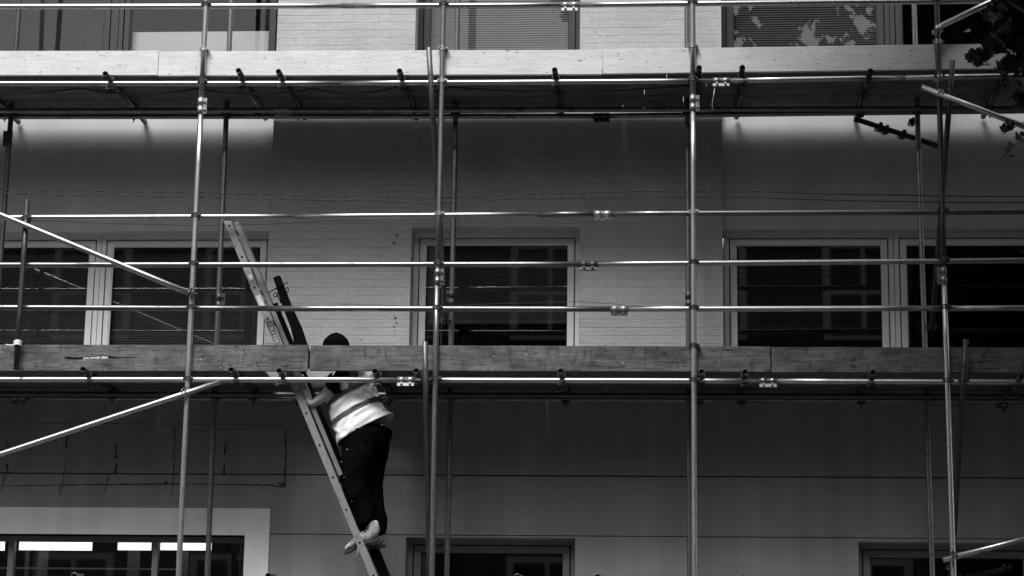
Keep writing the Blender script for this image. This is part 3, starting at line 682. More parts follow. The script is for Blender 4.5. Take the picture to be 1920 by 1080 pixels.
# ------------------------------------------------------------------ boards
def board(name, x0, x1, y0, y1, z0, z1, m, tilt=0.0, slit=None, split=True):
    bm = bmesh.new(); n = max(2, int((x1 - x0) / .12)); rnd = random.Random(int(x0 * 1000 + y0 * 77 + z0 * 13)); rows = []
    for i in range(n + 1):
        t_ = i / n; X = x0 + (x1 - x0) * t_; dz = tilt * t_ + .0015 * noise.noise(Vector((X * 1.3, y0 * 5, z0))); b = .003
        r0, r1 = rnd.uniform(0, .0015), rnd.uniform(0, .0015)
        rows.append([bm.verts.new(p) for p in ((X, y0 + b, z0 + dz + r0), (X, y1 - b, z0 + dz + r0), (X, y1, z0 + b + dz), (X, y1, z1 - b + dz), (X, y1 - b, z1 + dz - r1), (X, y0 + b, z1 + dz - r1), (X, y0, z1 - b + dz), (X, y0, z0 + b + dz))])
    for A, B in zip(rows[:-1], rows[1:]):
        for i in range(8): bm.faces.new((A[i], A[(i + 1) % 8], B[(i + 1) % 8], B[i]))
    bm.faces.new(rows[0]); bm.faces.new(rows[-1][::-1])
    return link(name, bm, m, origin=(x0, y0, z0))
TY0, TY1 = .027, .064
def toe(u0, vt0, vb0, u1, vt1, vb1, m, label, Y=TY0):
    if u0 < -100: k = (-1100 - u0) / (u1 - u0); u0, vt0, vb0 = -1100, vt0 + (vt1 - vt0) * k, vb0 + (vb1 - vb0) * k
    if u1 > 2000: k = (2900 - u1) / (u1 - u0); u1, vt1, vb1 = 2900, vt1 + (vt1 - vt0) * k, vb1 + (vb1 - vb0) * k
    a, b = at(u0, vt0, Y), at(u1, vt1, Y); c, d_ = at(u0, vb0, Y), at(u1, vb1, Y)
    o = board('toe_board', a.x, b.x, Y, Y + .037, c.z, a.z, m, tilt=((b.z - a.z) + (d_.z - c.z)) / 2)
    return props(o, label, 'board', 'toe boards')
toe(-170, 96, 141, 297.5, 95.3, 140.3, 'wood_new', 'pale new timber toe board at the upper left corner, upper lift')
toe(298.5, 96.3, 142.3, 1129.5, 92.5, 139.5, 'wood_new', 'longest pale timber toe board of the upper lift, crossed by the second upright', TY0 + .002)
toe(1131, 92, 138.5, 2080, 80, 124.5, 'wood_new', 'pale timber toe board of the upper lift below the leaves, right end')
# lower toe boards; the left one is split right through
def split_board():
    x0, x1 = at(-1100, 646, TY0).x, at(578, 646, TY0).x; z1 = at(200, 646.5, TY0).z; z0 = at(200, 695, TY0).z
    top = [(118, 671, 671), (128, 668, 674), (140, 670, 675), (155, 669, 673.5), (170, 668, 671.8), (190, 666.5, 672.5), (205, 667, 672), (215, 669, 672.3), (225, 670, 672), (240, 669.5, 671.2), (262, 669, 669)]
    xs = [at(u, 670, TY0).x for u, _, _ in top]; zt = [at(u, a, TY0).z for u, a, _ in top]; zb = [at(u, b, TY0).z for u, _, b in top]
    bm = bmesh.new()
    def prism(pairs):            # pairs of (x, zlow, zhigh)
        rows = [[bm.verts.new(p) for p in ((x, TY0, a), (x, TY1, a), (x, TY1, b), (x, TY0, b))] for x, a, b in pairs]
        for A, B in zip(rows[:-1], rows[1:]):
            for i in range(4):
                bm.faces.new((A[i], A[(i + 1) % 4], B[(i + 1) % 4], B[i]))
    rnd = random.Random(3); j = lambda: rnd.uniform(-.0015, .0015)
    zm = zt[0]
    prism([(x0, z0, z1)] + [(x0 + (xs[0] - x0) * k / 8, z0 + j(), z1 + j()) for k in range(1, 8)] + [(xs[0], z0, z1)])
    prism([(x, z, z1) for x, z in zip(xs, zt)]); prism([(x, z0, z) for x, z in zip(xs, zb)])
    prism([(xs[-1], z0, z1)] + [(xs[-1] + (x1 - xs[-1]) * k / 10, z0 + j(), z1 + j()) for k in range(1, 10)] + [(x1, z0, z1)])
    bmesh.ops.remove_doubles(bm, verts=bm.verts, dist=1e-4); bmesh.ops.holes_fill(bm, edges=bm.edges)
    return props(link('toe_board', bm, 'wood_old', origin=(x0, TY0, z0)), 'weathered toe board with a long split right through it, lower left', 'board', 'toe boards')
split_board()
toe(582, 647, 694.5, 1444, 649.5, 697, 'wood_old', 'weathered toe board of the lower lift behind the second and third uprights')
toe(1446.5, 650.5, 698, 2080, 652, 698.5, 'wood_old', 'dark blotchy weathered toe board at the right end of the lower lift')
ORD = ['front', 'second', 'third', 'fourth', 'rear']
def deck(zled, breaks, lift, hatch=None):
    zb = zled + RT + 2 * RT + .002; bwid = .2215
    for r_ in range(5):
        y0 = .068 + r_ * .2225
        off = (0, .35, -.2, .15, -.4)[r_]
        xs = [breaks[0]] + [b + off for b in breaks[1:-1]] + [breaks[-1]]
        spans = list(zip(xs[:-1], xs[1:]))
        if hatch:
            ns = []
            for a, b in spans:
                if b <= hatch[0] or a >= hatch[1]: ns.append((a, b)); continue
                if r_ > 2: ns.append((a, b)); continue
                if a < hatch[0] - .1: ns.append((a, hatch[0]))
                if b > hatch[1] + .1: ns.append((hatch[1], b))
            spans = ns
        nm = {1: ['whole'], 2: ['left', 'right'], 3: ['left', 'middle', 'right'], 4: ['far left', 'left middle', 'right middle', 'far right']}[len(spans)]
        for (a, b), q in zip(spans, nm):
            o = board('deck_board', a + .003, b - .003, y0, y0 + bwid, zb + random.uniform(0, .003), zb + .038, 'wood_deck')
            props(o, '%s deck board in the %s row of the %s lift, seen from below' % (q, ORD[r_], lift), 'board', 'deck boards of the %s lift' % lift)
deck(zB, [-12.0, at(430, 150, .1).x, at(1250, 150, .1).x, 9.0], 'upper')
deck(zF, [-12.0, at(330, 705, .1).x, at(1100, 705, .1).x, 9.0], 'lower', (at(492, 700, .1).x, at(706, 700, .1).x))

# ------------------------------------------------------------------ ladder
lad = empty('ladder', at(700, 1079, .2)); props(lad, 'aluminium ladder leaning left through the deck, with the worker on it', 'ladder')
YA, YBk = .15, .53; XO = .045
H0_, H1_ = (700.0, 1079.0), (430.0, 424.0)      # rung hole line on the near stile
PA, PB = at(H0_[0], H0_[1], YA), at(H1_[0], H1_[1], YA)
dl = (PB - PA); nr = 11.0; step = dl / nr; dn = dl.normalized(); side = Vector((dn.z, 0, -dn.x))   # in-plane normal, points right
low = PA + dn * ((.13 - PA.z) / dn.z); top = PB + dn * .10
def stile(bm, a, b, y, wd, th, lip):
    """C-section"""
    def slab(s0, s1, y0, y1):
        v = [bm.verts.new(p + side * s + Vector((0, yy - p.y, 0))) for p in (a, b) for s in (s0, s1) for yy in (y0, y1)]
        for f in ((0, 1, 3, 2), (4, 6, 7, 5), (0, 4, 5, 1), (2, 3, 7, 6), (0, 2, 6, 4), (1, 5, 7, 3)): bm.faces.new([v[i] for i in f])
    slab(-wd / 2, wd / 2, y, y + th); slab(-wd / 2, -wd / 2 + th, y + th, y + lip); slab(wd / 2 - th, wd / 2, y + th, y + lip)
offB = Vector((XO, 0, 0))
cut = PA + dn * (1.16 * 0 + (at(497, 552, YA) - PA).dot(dn))
bm = bmesh.new(); stile(bm, low, top, YA, .060, .003, .026); st1 = link('stile', bm, 'alu', lad)
bm = bmesh.new(); stile(bm, low + offB, top + offB, YBk, .060, .003, -.026); link('stile', bm, 'alu_dark', lad)
# sliding section laid behind (its stiles show right of the near stile)
top2 = PA + dn * ((at(497, 556, YA) - PA).dot(dn))
off2 = side * .066
bm = bmesh.new(); stile(bm, PA + dn * .9 + off2 + Vector((0, 0, 0)), PB + off2 + dn * .02, YA + .03, .036, .003, .024); link('stile', bm, 'alu', lad)
bm = bmesh.new(); stile(bm, PA - dn * .8 + off2 * 1.05, top2 + off2 * 1.05, YBk - .06, .075, .004, .03); link('stile', bm, 'black', lad)
k = -12
while k <= 11:
    p = PA + step * k
    if p.z > .3:
        bm = bmesh.new(); cyl(bm, (p.x, YA + .004, p.z), (p.x + XO, YBk + .0, p.z), .014, 12); r_ = link('rung', bm, 'alu_dark', lad)
        bm = bmesh.new(); cyl(bm, (p.x, YA - .0015, p.z), (p.x, YA + .002, p.z), .0095, 12); link('rung_socket', bm, 'black', st1)
    k += 1
# sticker with rotated lettering on the stile
def on_stile(s, t_, y=-.002): return PA + dn * s + side * t_ + Vector((0, y, 0))
s0 = (at(505, 607, YA) - PA).dot(dn); 
bm = bmesh.new()
def sq(s_a, s_b, ta, tb, y):
    bm.faces.new([bm.verts.new(on_stile(a, b, y)) for a, b in ((s_a, ta), (s_b, ta), (s_b, tb), (s_a, tb))])
sq(s0 - .20, s0 + .02, -.024, .024, -.0012)
stk = link('sticker', bm, 'alu_dark', lad)
bm = bmesh.new()
for i, ch in enumerate(['I', 'N', 'I', 'I', 'T', 'E', 'R']):
    a = s0 - .005 - i * .026
    if ch == 'I': sq(a - .006, a, -.015, .015, -.002)
    elif ch == 'N': sq(a - .005, a, -.015, .015, -.002); sq(a - .019, a - .014, -.015, .015, -.002); sq(a - .014, a - .005, .009, .015, -.002)
    elif ch == 'T': sq(a - .018, a, .010, .015, -.002); sq(a - .012, a - .006, -.015, .010, -.002)
    elif ch == 'E': sq(a - .005, a, -.015, .015, -.002); [sq(a - .018, a - .005, q, q + .005, -.002) for q in (-.015, -.0025, .010)]
    else: sq(a - .005, a, -.015, .015, -.002); sq(a - .018, a - .005, .010, .015, -.002); sq(a - .018, a - .013, 0, .010, -.002); sq(a - .013, a - .005, -.001, .004, -.002); sq(a - .018, a - .011, -.015, -.004, -.002)
link('lettering', bm, 'label', stk)
bm = bmesh.new(); q = (at(489, 565, YA) - PA).dot(dn); sq(q - .05, q + .06, -.02, .02, -.0012); q = (at(472, 520, YA) - PA).dot(dn); sq(q - .02, q + .03, -.018, .018, -.0012); link('sticker', bm, 'label', lad)
# top bracket and lower hook
bm = bmesh.new(); c = top + Vector((0, 0, .0)); box(bm, c.x - .03, c.x + .05, YA, YA + .03, c.z - .04, c.z - .01); cyl(bm, c + Vector((-.04, 0, .01)), c + Vector((.06, .05, .03)), .008, 8); link('top_bracket', bm, 'alu', lad)
bm = bmesh.new(); c = at(668, 1040, YA - .01)
poly_tube(bm, [at(672, 1022, YA), at(671, 1038, YA - .01), at(666, 1046, YA - .02), at(670, 1052, YA - .02), at(677, 1048, YA)], .006, 6); link('rung_hook', bm, 'alu', lad)
# black post with curled wire hooks beside the ladder
pst = empty('ladder_post', at(560, 645, .45)); props(pst, 'black tapering post with curled wire hooks, leaning right of the ladder', 'post')
bm = bmesh.new(); Yp = .36
row = []
for (u0, v0, u1, v1) in ((511.5, 519.5, 524.5, 515.5), (528, 571, 545.5, 571), (545, 615, 565, 613), (553, 650, 577, 650), (566, 690, 592, 688)):
    a, b = at(u0, v0, Yp), at(u1, v1, Yp); row.append([bm.verts.new(p) for p in (a, b, b + Vector((0, .07, 0)), a + Vector((0, .07, 0)))])
for A, B in zip(row[:-1], row[1:]):
    for i in range(4): bm.faces.new((A[i], A[(i + 1) % 4], B[(i + 1) % 4], B[i]))
bm.faces.new(row[0]); bm.faces.new(row[-1][::-1]); bmesh.ops.bevel(bm, geom=list(bm.edges), offset=.006, segments=2, affect='EDGES'); link('post_body', bm, 'black', pst)
for P in ([(499, 551), (517, 541), (532, 533), (540, 530)], [(537, 541), (540, 539), (541, 544), (538, 548), (533, 547)], [(521, 550), (519, 555), (515, 557), (513, 553), (515, 549), (519, 549), (521, 556), (527, 568)]):
    bm = bmesh.new(); poly_tube(bm, [at(u, v, Yp - .01) for u, v in P], .0052, 8); link('wire_hook', bm, 'black', pst)

# ------------------------------------------------------------------ worker
YW = .35
wk = empty('person', at(690, 1020, YW)); props(wk, 'worker in pale hi-vis vest, black cap and trousers climbing the ladder', 'person')
def skin(name, pts, edges, m, sub=2, root=0, parent=None):
    """pts: (u, v, Y, rx, ry)"""
    me = bpy.data.meshes.new(name); base = wpos(parent or wk)
    me.from_pydata([tuple(at(p[0], p[1], p[2]) - base) for p in pts], edges, []); me.materials.append(MT[m])
    o = bpy.data.objects.new(name, me); COL.objects.link(o); o.parent = parent or wk
    s = o.modifiers.new('skin', 'SKIN'); s.use_smooth_shade = True
    for i, p in enumerate(pts):
        me.skin_vertices[0].data[i].radius = (p[3], p[4]); me.skin_vertices[0].data[i].use_root = (i == root)
    q = o.modifiers.new('sub', 'SUBSURF'); q.levels = sub; q.render_levels = sub
    return o
chain = lambda a, n: [(i, i + 1) for i in range(a, a + n - 1)]
YN, YFr = YW - .15, YW + .17              # near and far side of the body
body = skin('body', [
    (692, 812, YW, .11, .10), (676, 765, YW, .12, .11), (662, 728, YW, .14, .12), (652, 704, YW, .12, .10), (640, 684, YW, .055, .055), (632, 664, YW, .072, .072), (629, 645, YW, .082, .086), (628, 636, YW, .055, .06),   # 0-7
    (640, 712, YN - .02, .062, .062), (612, 738, YN - .03, .05, .05), (583, 761, YN - .02, .041, .041), (574, 738, YN + .01, .040, .040), (567, 716, YN + .02, .029, .029), (563, 702, YN + .02, .036, .022),          # 8-13 near arm, hand
    (640, 708, YFr, .06, .06), (610, 715, YFr + .02, .048, .048), (580, 722, YFr + .02, .04, .04), (560, 700, YFr, .034, .034), (545, 668, YFr - .02, .027, .027), (541, 656, YFr - .02, .034, .022),   # 14-19 far arm
    (686, 830, YN + .08, .07, .07), (667, 890, YN + .07, .055, .055), (670, 930, YN + .08, .048, .048), (692, 985, YN + .08, .036, .036),   # 20-23
    (696, 830, YFr - .09, .07, .07), (693, 895, YFr - .07, .055, .055), (694, 935, YFr - .07, .048, .048), (708, 1005, YFr - .07, .036, .036)],
    [(0, 1), (1, 2), (2, 3), (3, 4), (4, 5), (5, 6), (6, 7), (3, 8), (8, 9), (9, 10), (10, 11), (11, 12), (12, 13), (3, 14), (14, 15), (15, 16), (16, 17), (17, 18), (18, 19), (0, 20), (20, 21), (21, 22), (22, 23), (0, 24), (24, 25), (25, 26), (26, 27)], 'skin')
# face details and fingers joined as children skins
fp = []
def finger(c, seq, r=.009):
    pts_ = [(u, v, y, r, r) for u, v, y in seq]; skin('finger', pts_, chain(0, len(pts_)), 'skin', 2)
for k, (du, dv) in enumerate(((0, 0), (1.2, 3.6), (2.4, 7.2), (3.6, 10.2))):
    L = (1, 1.1, 1.0, .8)[k]
    finger(None, [(564 + du, 699 + dv, YN + .01), (559 + du - L, 697 + dv, YN - .02), (554 + du - 2 * L, 698 + dv, YN - .01), (552 + du - L, 700 + dv, YN + .02)], .0088)
finger(None, [(566, 706, YN + .03), (561, 702, YN + .05), (556, 700, YN + .05)], .0105)
for k in range(4):
    L = (1, 1.1, 1.0, .8)[k]
    finger(None, [(542 + k, 655 + 3.4 * k, YFr - .02), (536 + k - L, 653 + 3.4 * k, YFr - .05), (532 + k - L, 655 + 3.4 * k, YFr - .03)], .0088)
finger(None, [(544, 662, YFr), (539, 659, YFr + .03), (534, 658, YFr + .03)], .0105)
bm = bmesh.new(); hc = at(629, 652, YW)
def blob(c, sx, sy, sz):
    r_ = bmesh.ops.create_uvsphere(bm, u_segments=12, v_segments=8, radius=1); bmesh.ops.scale(bm, verts=r_['verts'], vec=(sx, sy, sz)); bmesh.ops.translate(bm, verts=r_['verts'], vec=c)
blob(hc + Vector((-.092, 0, -.025)), .018, .014, .024); blob(hc + Vector((-.075, 0, -.066)), .02, .028, .01)
for s in (-1, 1): blob(hc + Vector((.005, s * .084, -.02)), .02, .010, .032)
link('face', bm, 'skin', wk, True)
bm = bmesh.new()
for s in (-1, 1): blob(hc + Vector((-.080, s * .032, .002)), .008, .013, .008)
link('eyes', bm, 'black', wk, True)
# cap: shallow dome with a peak, crown tip seen above the toe board
bm = bmesh.new(); r_ = bmesh.ops.create_uvsphere(bm, u_segments=28, v_segments=16, radius=1)
cc = at(630, 648, YW)
for v in r_['verts']:
    if v.co.z < -.15: v.co.z = -.15
    x, y, z = v.co; v.co = Vector((x * .118, y * .105, z * .103 + .010 * max(0, 1 - (x * x + y * y) * 2.2) * (z > 0)))
bmesh.ops.translate(bm, verts=r_['verts'], vec=cc)
n0 = len(bm.verts); pk = []
for i in range(13):
    a = math.pi * (.5 + i / 12); pk.append((math.cos(a) * .10, math.sin(a) * .085))
va = [bm.verts.new(cc + Vector((x, y, -.012))) for x, y in pk]; vb_ = [bm.verts.new(cc + Vector((x - .075 * abs(math.cos(math.pi * (.5 + i / 12))), y * .95, -.028))) for i, (x, y) in enumerate(pk)]
for i in range(12): bm.faces.new((va[i], va[i + 1], vb_[i + 1], vb_[i]))
blob(cc + Vector((0, 0, .112)), .008, .008, .006)
link('cap', bm, 'cloth_black', wk, True)
# T-shirt with sleeves
skin('t_shirt', [(684, 790, YW, .14, .13), (670, 755, YW, .145, .14), (660, 725, YW, .16, .15), (650, 703, YW, .14, .12), (640, 686, YW, .075, .075),
    (643, 708, YN - .01, .085, .085), (629, 722, YN - .03, .078, .078), (613, 734, YN - .03, .068, .068), (642, 706, YFr, .08, .08), (612, 714, YFr + .02, .068, .068)],
    [(0, 1), (1, 2), (2, 3), (3, 4), (3, 5), (5, 6), (6, 7), (3, 8), (8, 9)], 'cloth_black')
# trousers
tr = skin('trousers', [(690, 788, YW, .19, .225), (685, 820, YW, .22, .235),
    (676, 845, YN + .08, .165, .15), (667, 872, YN + .06, .150, .135), (664, 900, YN + .06, .130, .125), (668, 930, YN + .07, .125, .115), (677, 956, YN + .08, .110, .105), (687, 978, YN + .08, .10, .092), (691, 986, YN + .08, .085, .08),
    (696, 843, YFr - .08, .15, .15), (694, 880, YFr - .07, .145, .13), (691, 920, YFr - .07, .130, .12), (697, 955, YFr - .07, .120, .115), (704, 988, YFr - .07, .112, .105), (709, 1012, YFr - .07, .09, .085)],
    [(0, 1), (1, 2), (2, 3), (3, 4), (4, 5), (5, 6), (6, 7), (7, 8), (1, 9), (9, 10), (10, 11), (11, 12), (12, 13), (13, 14)], 'trousers')
tx = bpy.data.textures.new('folds', 'CLOUDS'); tx.noise_scale = .11
dm = tr.modifiers.new('folds', 'DISPLACE'); dm.texture = tx; dm.strength = .055; dm.mid_level = .5
bm = bmesh.new(); yk = YN - .045
for u, v, s in ((640, 866, .007), (645, 895, .006), (672, 910, .005), (651, 843, .008), (675, 836, .006), (716, 797, .008), (660, 940, .005)):
    q = at(u, v, yk + .02); bmesh.ops.create_icosphere(bm, subdivisions=1, radius=s, matrix=Matrix.Translation(q) @ Matrix.Scale(.5, 4, (0, 1, 0)))
link('paint_flecks', bm, 'stain', wk)
bm = bmesh.new()
for u, v, s in ((643, 836, .012), (676, 835, .009), (651, 843, .016), (640, 866, .01), (645, 895, .006), (672, 910, .01)):
    pass
bm.free()
# vest lofted round the leaning torso; rings given by their left and right photo points
RG = [((633, 836), (736, 778), .20), ((629, 815), (722, 768), .205), ((624, 797), (713, 750), .20), ((619, 780), (707, 733), .19), ((616, 763), (702, 714), .185), ((618, 742), (700, 698), .19), ((622, 722), (697, 688), .20), ((628, 704), (692, 682), .21), ((634, 690), (682, 676), .19), ((640, 681), (668, 670), .10)]
def ring_pt(s, a, grow=0.0, wr=True):
    s = max(0, min(len(RG) - 1.001, s)); i = int(s); f = s - i
    L = at(RG[i][0][0], RG[i][0][1], YW).lerp(at(RG[i + 1][0][0], RG[i + 1][0][1], YW), f); Rr = at(RG[i][1][0], RG[i][1][1], YW).lerp(at(RG[i + 1][1][0], RG[i + 1][1][1], YW), f)
    ry = RG[i][2] * (1 - f) + RG[i + 1][2] * f
    c = (L + Rr) / 2; h = (Rr - L) / 2
    ca, sa = math.cos(a), math.sin(a); ca = math.copysign(abs(ca) ** .85, ca); sa = math.copysign(abs(sa) ** .85, sa)
    p = c + h * (ca * (1 + grow / h.length)) + Vector((0, -1, 0)) * (sa * (ry + grow))
    if wr:
        n_ = (p - c).normalized(); q = Vector((p.x * 7 + p.z * 5, p.y * 5, (p.z - p.x * .8) * 15)); 
        fold = 1 - abs(noise.noise(Vector((p.x * 4 + p.z * 3.2, p.y * 3, (p.z - p.x * .8) * 9)))) * 2.2; p = p + n_ * (.011 * noise.noise(q) + .014 * max(0, fold) ** 3 + .004 * noise.noise(q * 3.1))
    return p
def loft(s0, s1, ns, na, grow, a0=0, a1=2 * math.pi):
    bm = bmesh.new(); rows = [[bm.verts.new(ring_pt(s0 + (s1 - s0) * i / ns, a0 + (a1 - a0) * j / na, grow)) for j in range(na + 1)] for i in range(ns + 1)]
    for A, B in zip(rows[:-1], rows[1:]):
        for j in range(na): bm.faces.new((A[j], A[j + 1], B[j + 1], B[j])).smooth = True
    if a1 - a0 > 6.28: bmesh.ops.remove_doubles(bm, verts=bm.verts, dist=1e-4)
    return bm
vest = link('vest', loft(0, 9, 70, 84, .0), 'vest', wk, True)
so_ = vest.modifiers.new('thick', 'SOLIDIFY'); so_.thickness = .004
link('reflective_band', loft(1.72, 2.22, 8, 84, .004), 'band', vest, True)
link('reflective_band', loft(3.72, 4.22, 8, 84, .004), 'band', vest, True)
link('reflective_band', loft(4.2, 8.6, 40, 6, .004, R(68), R(90)), 'band', vest, True)
link('reflective_band', loft(4.2, 8.6, 40, 6, .004, R(250), R(272)), 'band', vest, True)
# boots
def boot(pts, r, m):
    return skin('boot', pts, chain(0, len(pts)), m, 2)
def shoe(name, pts, m):
    """closed loft: (u, v, along-normal half height, half width)"""
    bm = bmesh.new(); rows = []; n = 16
    C = [at(p[0], p[1], p[4]) for p in pts]
    for i, p in enumerate(pts):
        d = (C[min(i + 1, len(C) - 1)] - C[max(i - 1, 0)]).normalized(); up = Vector((0, 1, 0)).cross(d).normalized()
        rows.append([bm.verts.new(C[i] + up * p[2] * math.sin(2 * math.pi * j / n) + Vector((0, 1, 0)) * p[3] * math.cos(2 * math.pi * j / n) + up * .004 * math.sin(i * 2.6)) for j in range(n)])
    for A, B in zip(rows[:-1], rows[1:]):
        for j in range(n): bm.faces.new((A[j], A[(j + 1) % n], B[(j + 1) % n], B[j]))
    bm.faces.new(rows[0]); bm.faces.new(rows[-1][::-1])
    o = link(name, bm, m, wk, True); q = o.modifiers.new('sub', 'SUBSURF'); q.levels = 1; q.render_levels = 2; return o
y_ = YN + .08
bt = shoe('boot', [(696, 976, .055, .052, y_), (698, 985, .060, .052, y_), (699, 993, .066, .050, y_), (696, 1001, .068, .047, y_), (686, 1005, .058, .044, y_), (676, 1010, .046, .045, y_), (666, 1017, .038, .048, y_), (657, 1024, .032, .048, y_), (650, 1029, .024, .040, y_), (647, 1032, .012, .022, y_)], 'boot')
bm = bmesh.new()
for k, (u, v) in enumerate(((688, 992), (684, 996), (679, 1000), (674, 1004))):
    poly_tube(bm, [at(u + 3, v + 2, y_ - .042), at(u - 1, v - 1, y_ - .026), at(u - 3, v - 3, y_), at(u - 1, v - 1, y_ + .026)], .0045, 6)
link('lace', bm, 'cloth_black', bt)
bm = bmesh.new()
def sole(p, th, wd):
    rows = []
    for (u, v, wv) in p:
        c = at(u, v, 0); 
        c = at(u, v, wd[0]); rows.append([bm.verts.new(c + Vector((0, s * wv, dz))) for s, dz in ((-1, 0), (1, 0), (1, th), (-1, th))])
    for A, B in zip(rows[:-1], rows[1:]):
        for i in range(4): bm.faces.new((A[i], A[(i + 1) % 4], B[(i + 1) % 4], B[i]))
    bm.faces.new(rows[0]); bm.faces.new(rows[-1][::-1])
sole([(711, 1013, .036), (703, 1017, .04), (690, 1019, .038), (678, 1023, .04), (665, 1030, .045), (654, 1037, .042), (645, 1040, .024)], .022, (YN + .08,))
link('boot_sole', bm, 'sole', bt)
y2 = YFr - .08
bt2 = shoe('boot', [(710, 996, .052, .050, y2), (711, 1004, .056, .048, y2), (709, 1011, .058, .046, y2), (701, 1015, .050, .043, y2), (692, 1017, .042, .045, y2), (682, 1019, .034, .046, y2), (674, 1021, .026, .040, y2), (670, 1022, .012, .02, y2)], 'boot')
bm = bmesh.new(); sole([(722, 1026, .034), (712, 1028, .036), (700, 1029, .036), (688, 1027, .04), (676, 1027, .04), (668, 1028, .025)], .026, (YFr - .08,)); link('boot_sole', bm, 'sole', bt2)

# ------------------------------------------------------------------ opposite building (seen only mirrored in the panes)
opp = empty('opposite_building', (0, -25, 0)); props(opp, 'dark brick terrace across the street, mirrored faintly in the windows', 'building')
bm = bmesh.new(); box(bm, -45, 45, -34, -25, 0, 16.2); link('facade', bm, 'opp', opp)
for zz in (1.0, 4.6, 8.0, 11.3):
    for k in range(-10, 11):
        x = k * 3.3 + .8; bm = bmesh.new(); box(bm, x - .85, x + .85, -25.0, -24.93, zz, zz + 2.1); wv = link('window', bm, 'opp_pale', opp)
        bm = bmesh.new()
        for a in (-.37, .37):
            for b in (.55, 1.55): box(bm, x + a - .32, x + a + .32, -24.93, -24.92, zz + b - .46, zz + b + .42)
        link('pane', bm, 'room', wv)
bm = bmesh.new(); box(bm, -45, 45, -25, -24.8, 16.2, 16.5); link('cornice', bm, 'opp_pale', opp)

# ------------------------------------------------------------------ street trees
def leaf_cloud(centres, count, rnd, size, inside=None):
    bm = bmesh.new()
    prof = [(0, 0), (.28, .10), (.5, .02), (.42, .30), (.62, .52), (.32, .55), (.22, .80), (0, 1.0), (-.22, .80), (-.32, .55), (-.62, .52), (-.42, .30), (-.5, .02), (-.28, .10)]
    n = 0; tries = 0
    while n < count and tries < count * 12:
        tries += 1; c, r_ = rnd.choice(centres)
        q = Vector((rnd.gauss(0, 1), rnd.gauss(0, 1), rnd.gauss(0, 1))).normalized() * (rnd.random() ** .45) * r_
        q.z *= .8; p = Vector(c) + q
        if r_ > .5 and noise.noise(p * 1.1) < -.12: continue
        if inside and inside(p): continue
        n += 1; s = size * rnd.uniform(.6, 1.3)
        e = Matrix.Rotation(rnd.uniform(0, 6.283), 3, 'Z') @ Matrix.Rotation(R(rnd.gauss(115, 28)), 3, 'X') @ Matrix.Rotation(rnd.uniform(-.5, .5), 3, 'Y')
        bm.faces.new([bm.verts.new(p + e @ Vector((x * s, y * s, .12 * s * abs(x) + .05 * s * math.sin(y * 3)))) for x, y in prof])
    return bm
def project(p):
    d = Vector(p) - CAM; wv = d.dot(FWD); return (W0 / 2 + F * d.dot(RIGHT) / wv, H0 / 2 + F * d.dot(DOWN) / wv, wv) if wv > .1 else (1e9, 1e9, wv)
def tree(base, h, centres, count, label, size=.16, guard=None, seed=1):
    rnd = random.Random(seed); t = empty('street_tree', base); props(t, label, 'tree', 'street trees')
    bm = bmesh.new(); B = Vector(base)
    P = [B + Vector((.05 * math.sin(k), .04 * math.cos(2 * k), h * k / 6)) for k in range(7)]
    for k in range(6): cyl(bm, P[k], P[k + 1], .2 - .02 * k, 14, .2 - .02 * (k + 1), cap=(k in (0, 5)))
    link('trunk', bm, 'bark', t)
    bm = bmesh.new()
    for c, r_ in centres:
        a = P[rnd.choice((3, 4, 5, 6))]; mid = a.lerp(Vector(c), .5) + Vector((0, 0, -.3)); cyl(bm, a, mid, .07, 8, .05); cyl(bm, mid, Vector(c), .05, 8, .02)
        for _ in range(5):
            e = Vector(c) + Vector((rnd.uniform(-1, 1), rnd.uniform(-1, 1), rnd.uniform(-.6, .8))) * r_ * .8
            if guard and guard(e): continue
            cyl(bm, Vector(c), e, .018, 6, .006)
    link('branches', bm, 'bark', t)
    link('crown', leaf_cloud(centres, count, rnd, size, guard), 'leaf', t)
    return t
def guard(p):                       # the near tree only reaches the upper right corner of the street view
    u, v, wv = project(p)
    if wv < 1: return False
    um, vm, wm = project((p.x, 2.94 - p.y, p.z))      # keep the crown airy where the upper right window mirrors it
    if 1350 < um < 1700 and -90 < vm < 110 and noise.noise(Vector(p) * 1.9 + Vector((3, 1, 7))) < .26: return True
    return -80 < u < 1975 and -35 < v < 1250
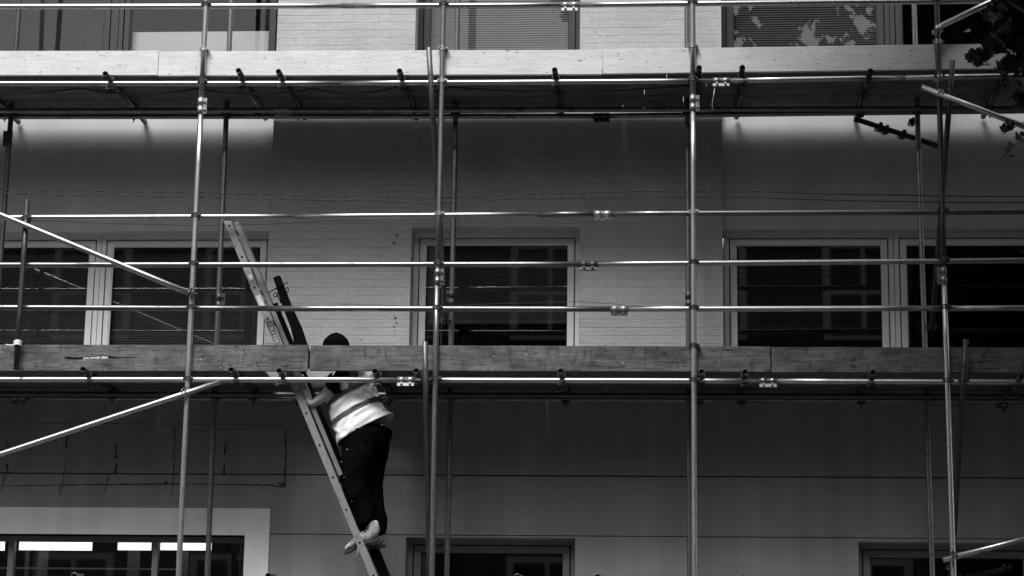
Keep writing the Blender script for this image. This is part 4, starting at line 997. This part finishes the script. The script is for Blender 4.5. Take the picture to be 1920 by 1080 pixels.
tree((5.0, -4.2, .12), 9.5, [((2.7, -2.4, 9.4), 1.9), ((4.3, -3.2, 10.6), 2.2), ((1.7, -2.4, 10.8), 1.5), ((3.1, -1.6, 7.6), 1.6), ((4.7, -2.6, 7.0), 2.0), ((2.5, -4.4, 11.8), 1.9), ((4.6, -3.5, 4.8), 1.8), ((3.7, -5.6, 14.2), 1.9), ((5.7, -4.6, 12.6), 2.4), ((2.7, -7.0, 12.6), 1.7), ((6.1, -4.6, 9.0), 2.4), ((4.9, -6.0, 10.4), 2.2), ((-0.3, -4.2, 11.3), 1.1), ((0.7, -3.8, 10.9), 1.3), ((0.9, -4.6, 11.4), 1.2), ((1.9, -4.0, 11.2), 1.4), ((1.4, -5.4, 12.2), 1.2), ((3.6, -4.0, 6.6), 1.3), ((3.9, -1.8, 5.5), 1.2), ((3.7, -3.5, 3.5), 1.1), ((4.4, -5.5, 6.0), 1.7), ((4.2, -7.0, 3.5), 1.5), ((3.5, -3.0, 8.5), 1.2)], 30000,
     'leafy street tree at the right, its lowest sprays hanging over the upper toe board', .20, guard, 5)
# sprays that hang into the upper right corner, one bough with finer drooping leaves
tr_ = [o for o in bpy.data.objects if o.name.startswith('street_tree') and not o.parent][0]
rnd = random.Random(21); cen = []
bm = bmesh.new()
for P in ([(2060, -40), (1960, 20), (1905, 60), (1868, 92), (1838, 112)], [(2060, -10), (1975, 60), (1925, 110), (1890, 128)], [(2050, 60), (1960, 110), (1925, 150), (1916, 192)], [(2020, -60), (1930, -20), (1890, 10)]):
    Q = [at(u, v, -.9) for u, v in P]; poly_tube(bm, Q, .006, 6)
    for k, q in enumerate(Q[1:]): cen.append((tuple(q), .13 if k < 2 else .075))
link('bough', bm, 'bark', tr_)
cen += [(tuple(at(1880, 30, -.9)), .16), (tuple(at(1890, 75, -.9)), .14), (tuple(at(1912, 40, -.9)), .16), (tuple(at(1925, 95, -.9)), .15), (tuple(at(1935, -5, -.9)), .2)]
link('bough_leaves', leaf_cloud(cen, 800, rnd, .085), 'leaf', tr_)
# one loose drooping spray under the right brace
spr = empty('leaf_spray', at(1885, 240, -.5)); props(spr, 'small dim leafy twig drooping below the right diagonal brace', 'twig')
bm = bmesh.new(); poly_tube(bm, [at(1990, 215, -.5), at(1925, 226, -.5), at(1900, 240, -.5), at(1880, 252, -.5)], .004, 6); poly_tube(bm, [at(1990, 250, -.6), at(1935, 262, -.6), at(1900, 272, -.55), at(1880, 296, -.55)], .004, 6); link('stem', bm, 'bark', spr)
rnd = random.Random(9); link('leaves', leaf_cloud([(tuple(at(1890, 243, -.5)), .06), (tuple(at(1895, 285, -.55)), .07), (tuple(at(1915, 262, -.55)), .07)], 22, rnd, .07), 'leaf', spr)

import time; print('BUILT', time.process_time())
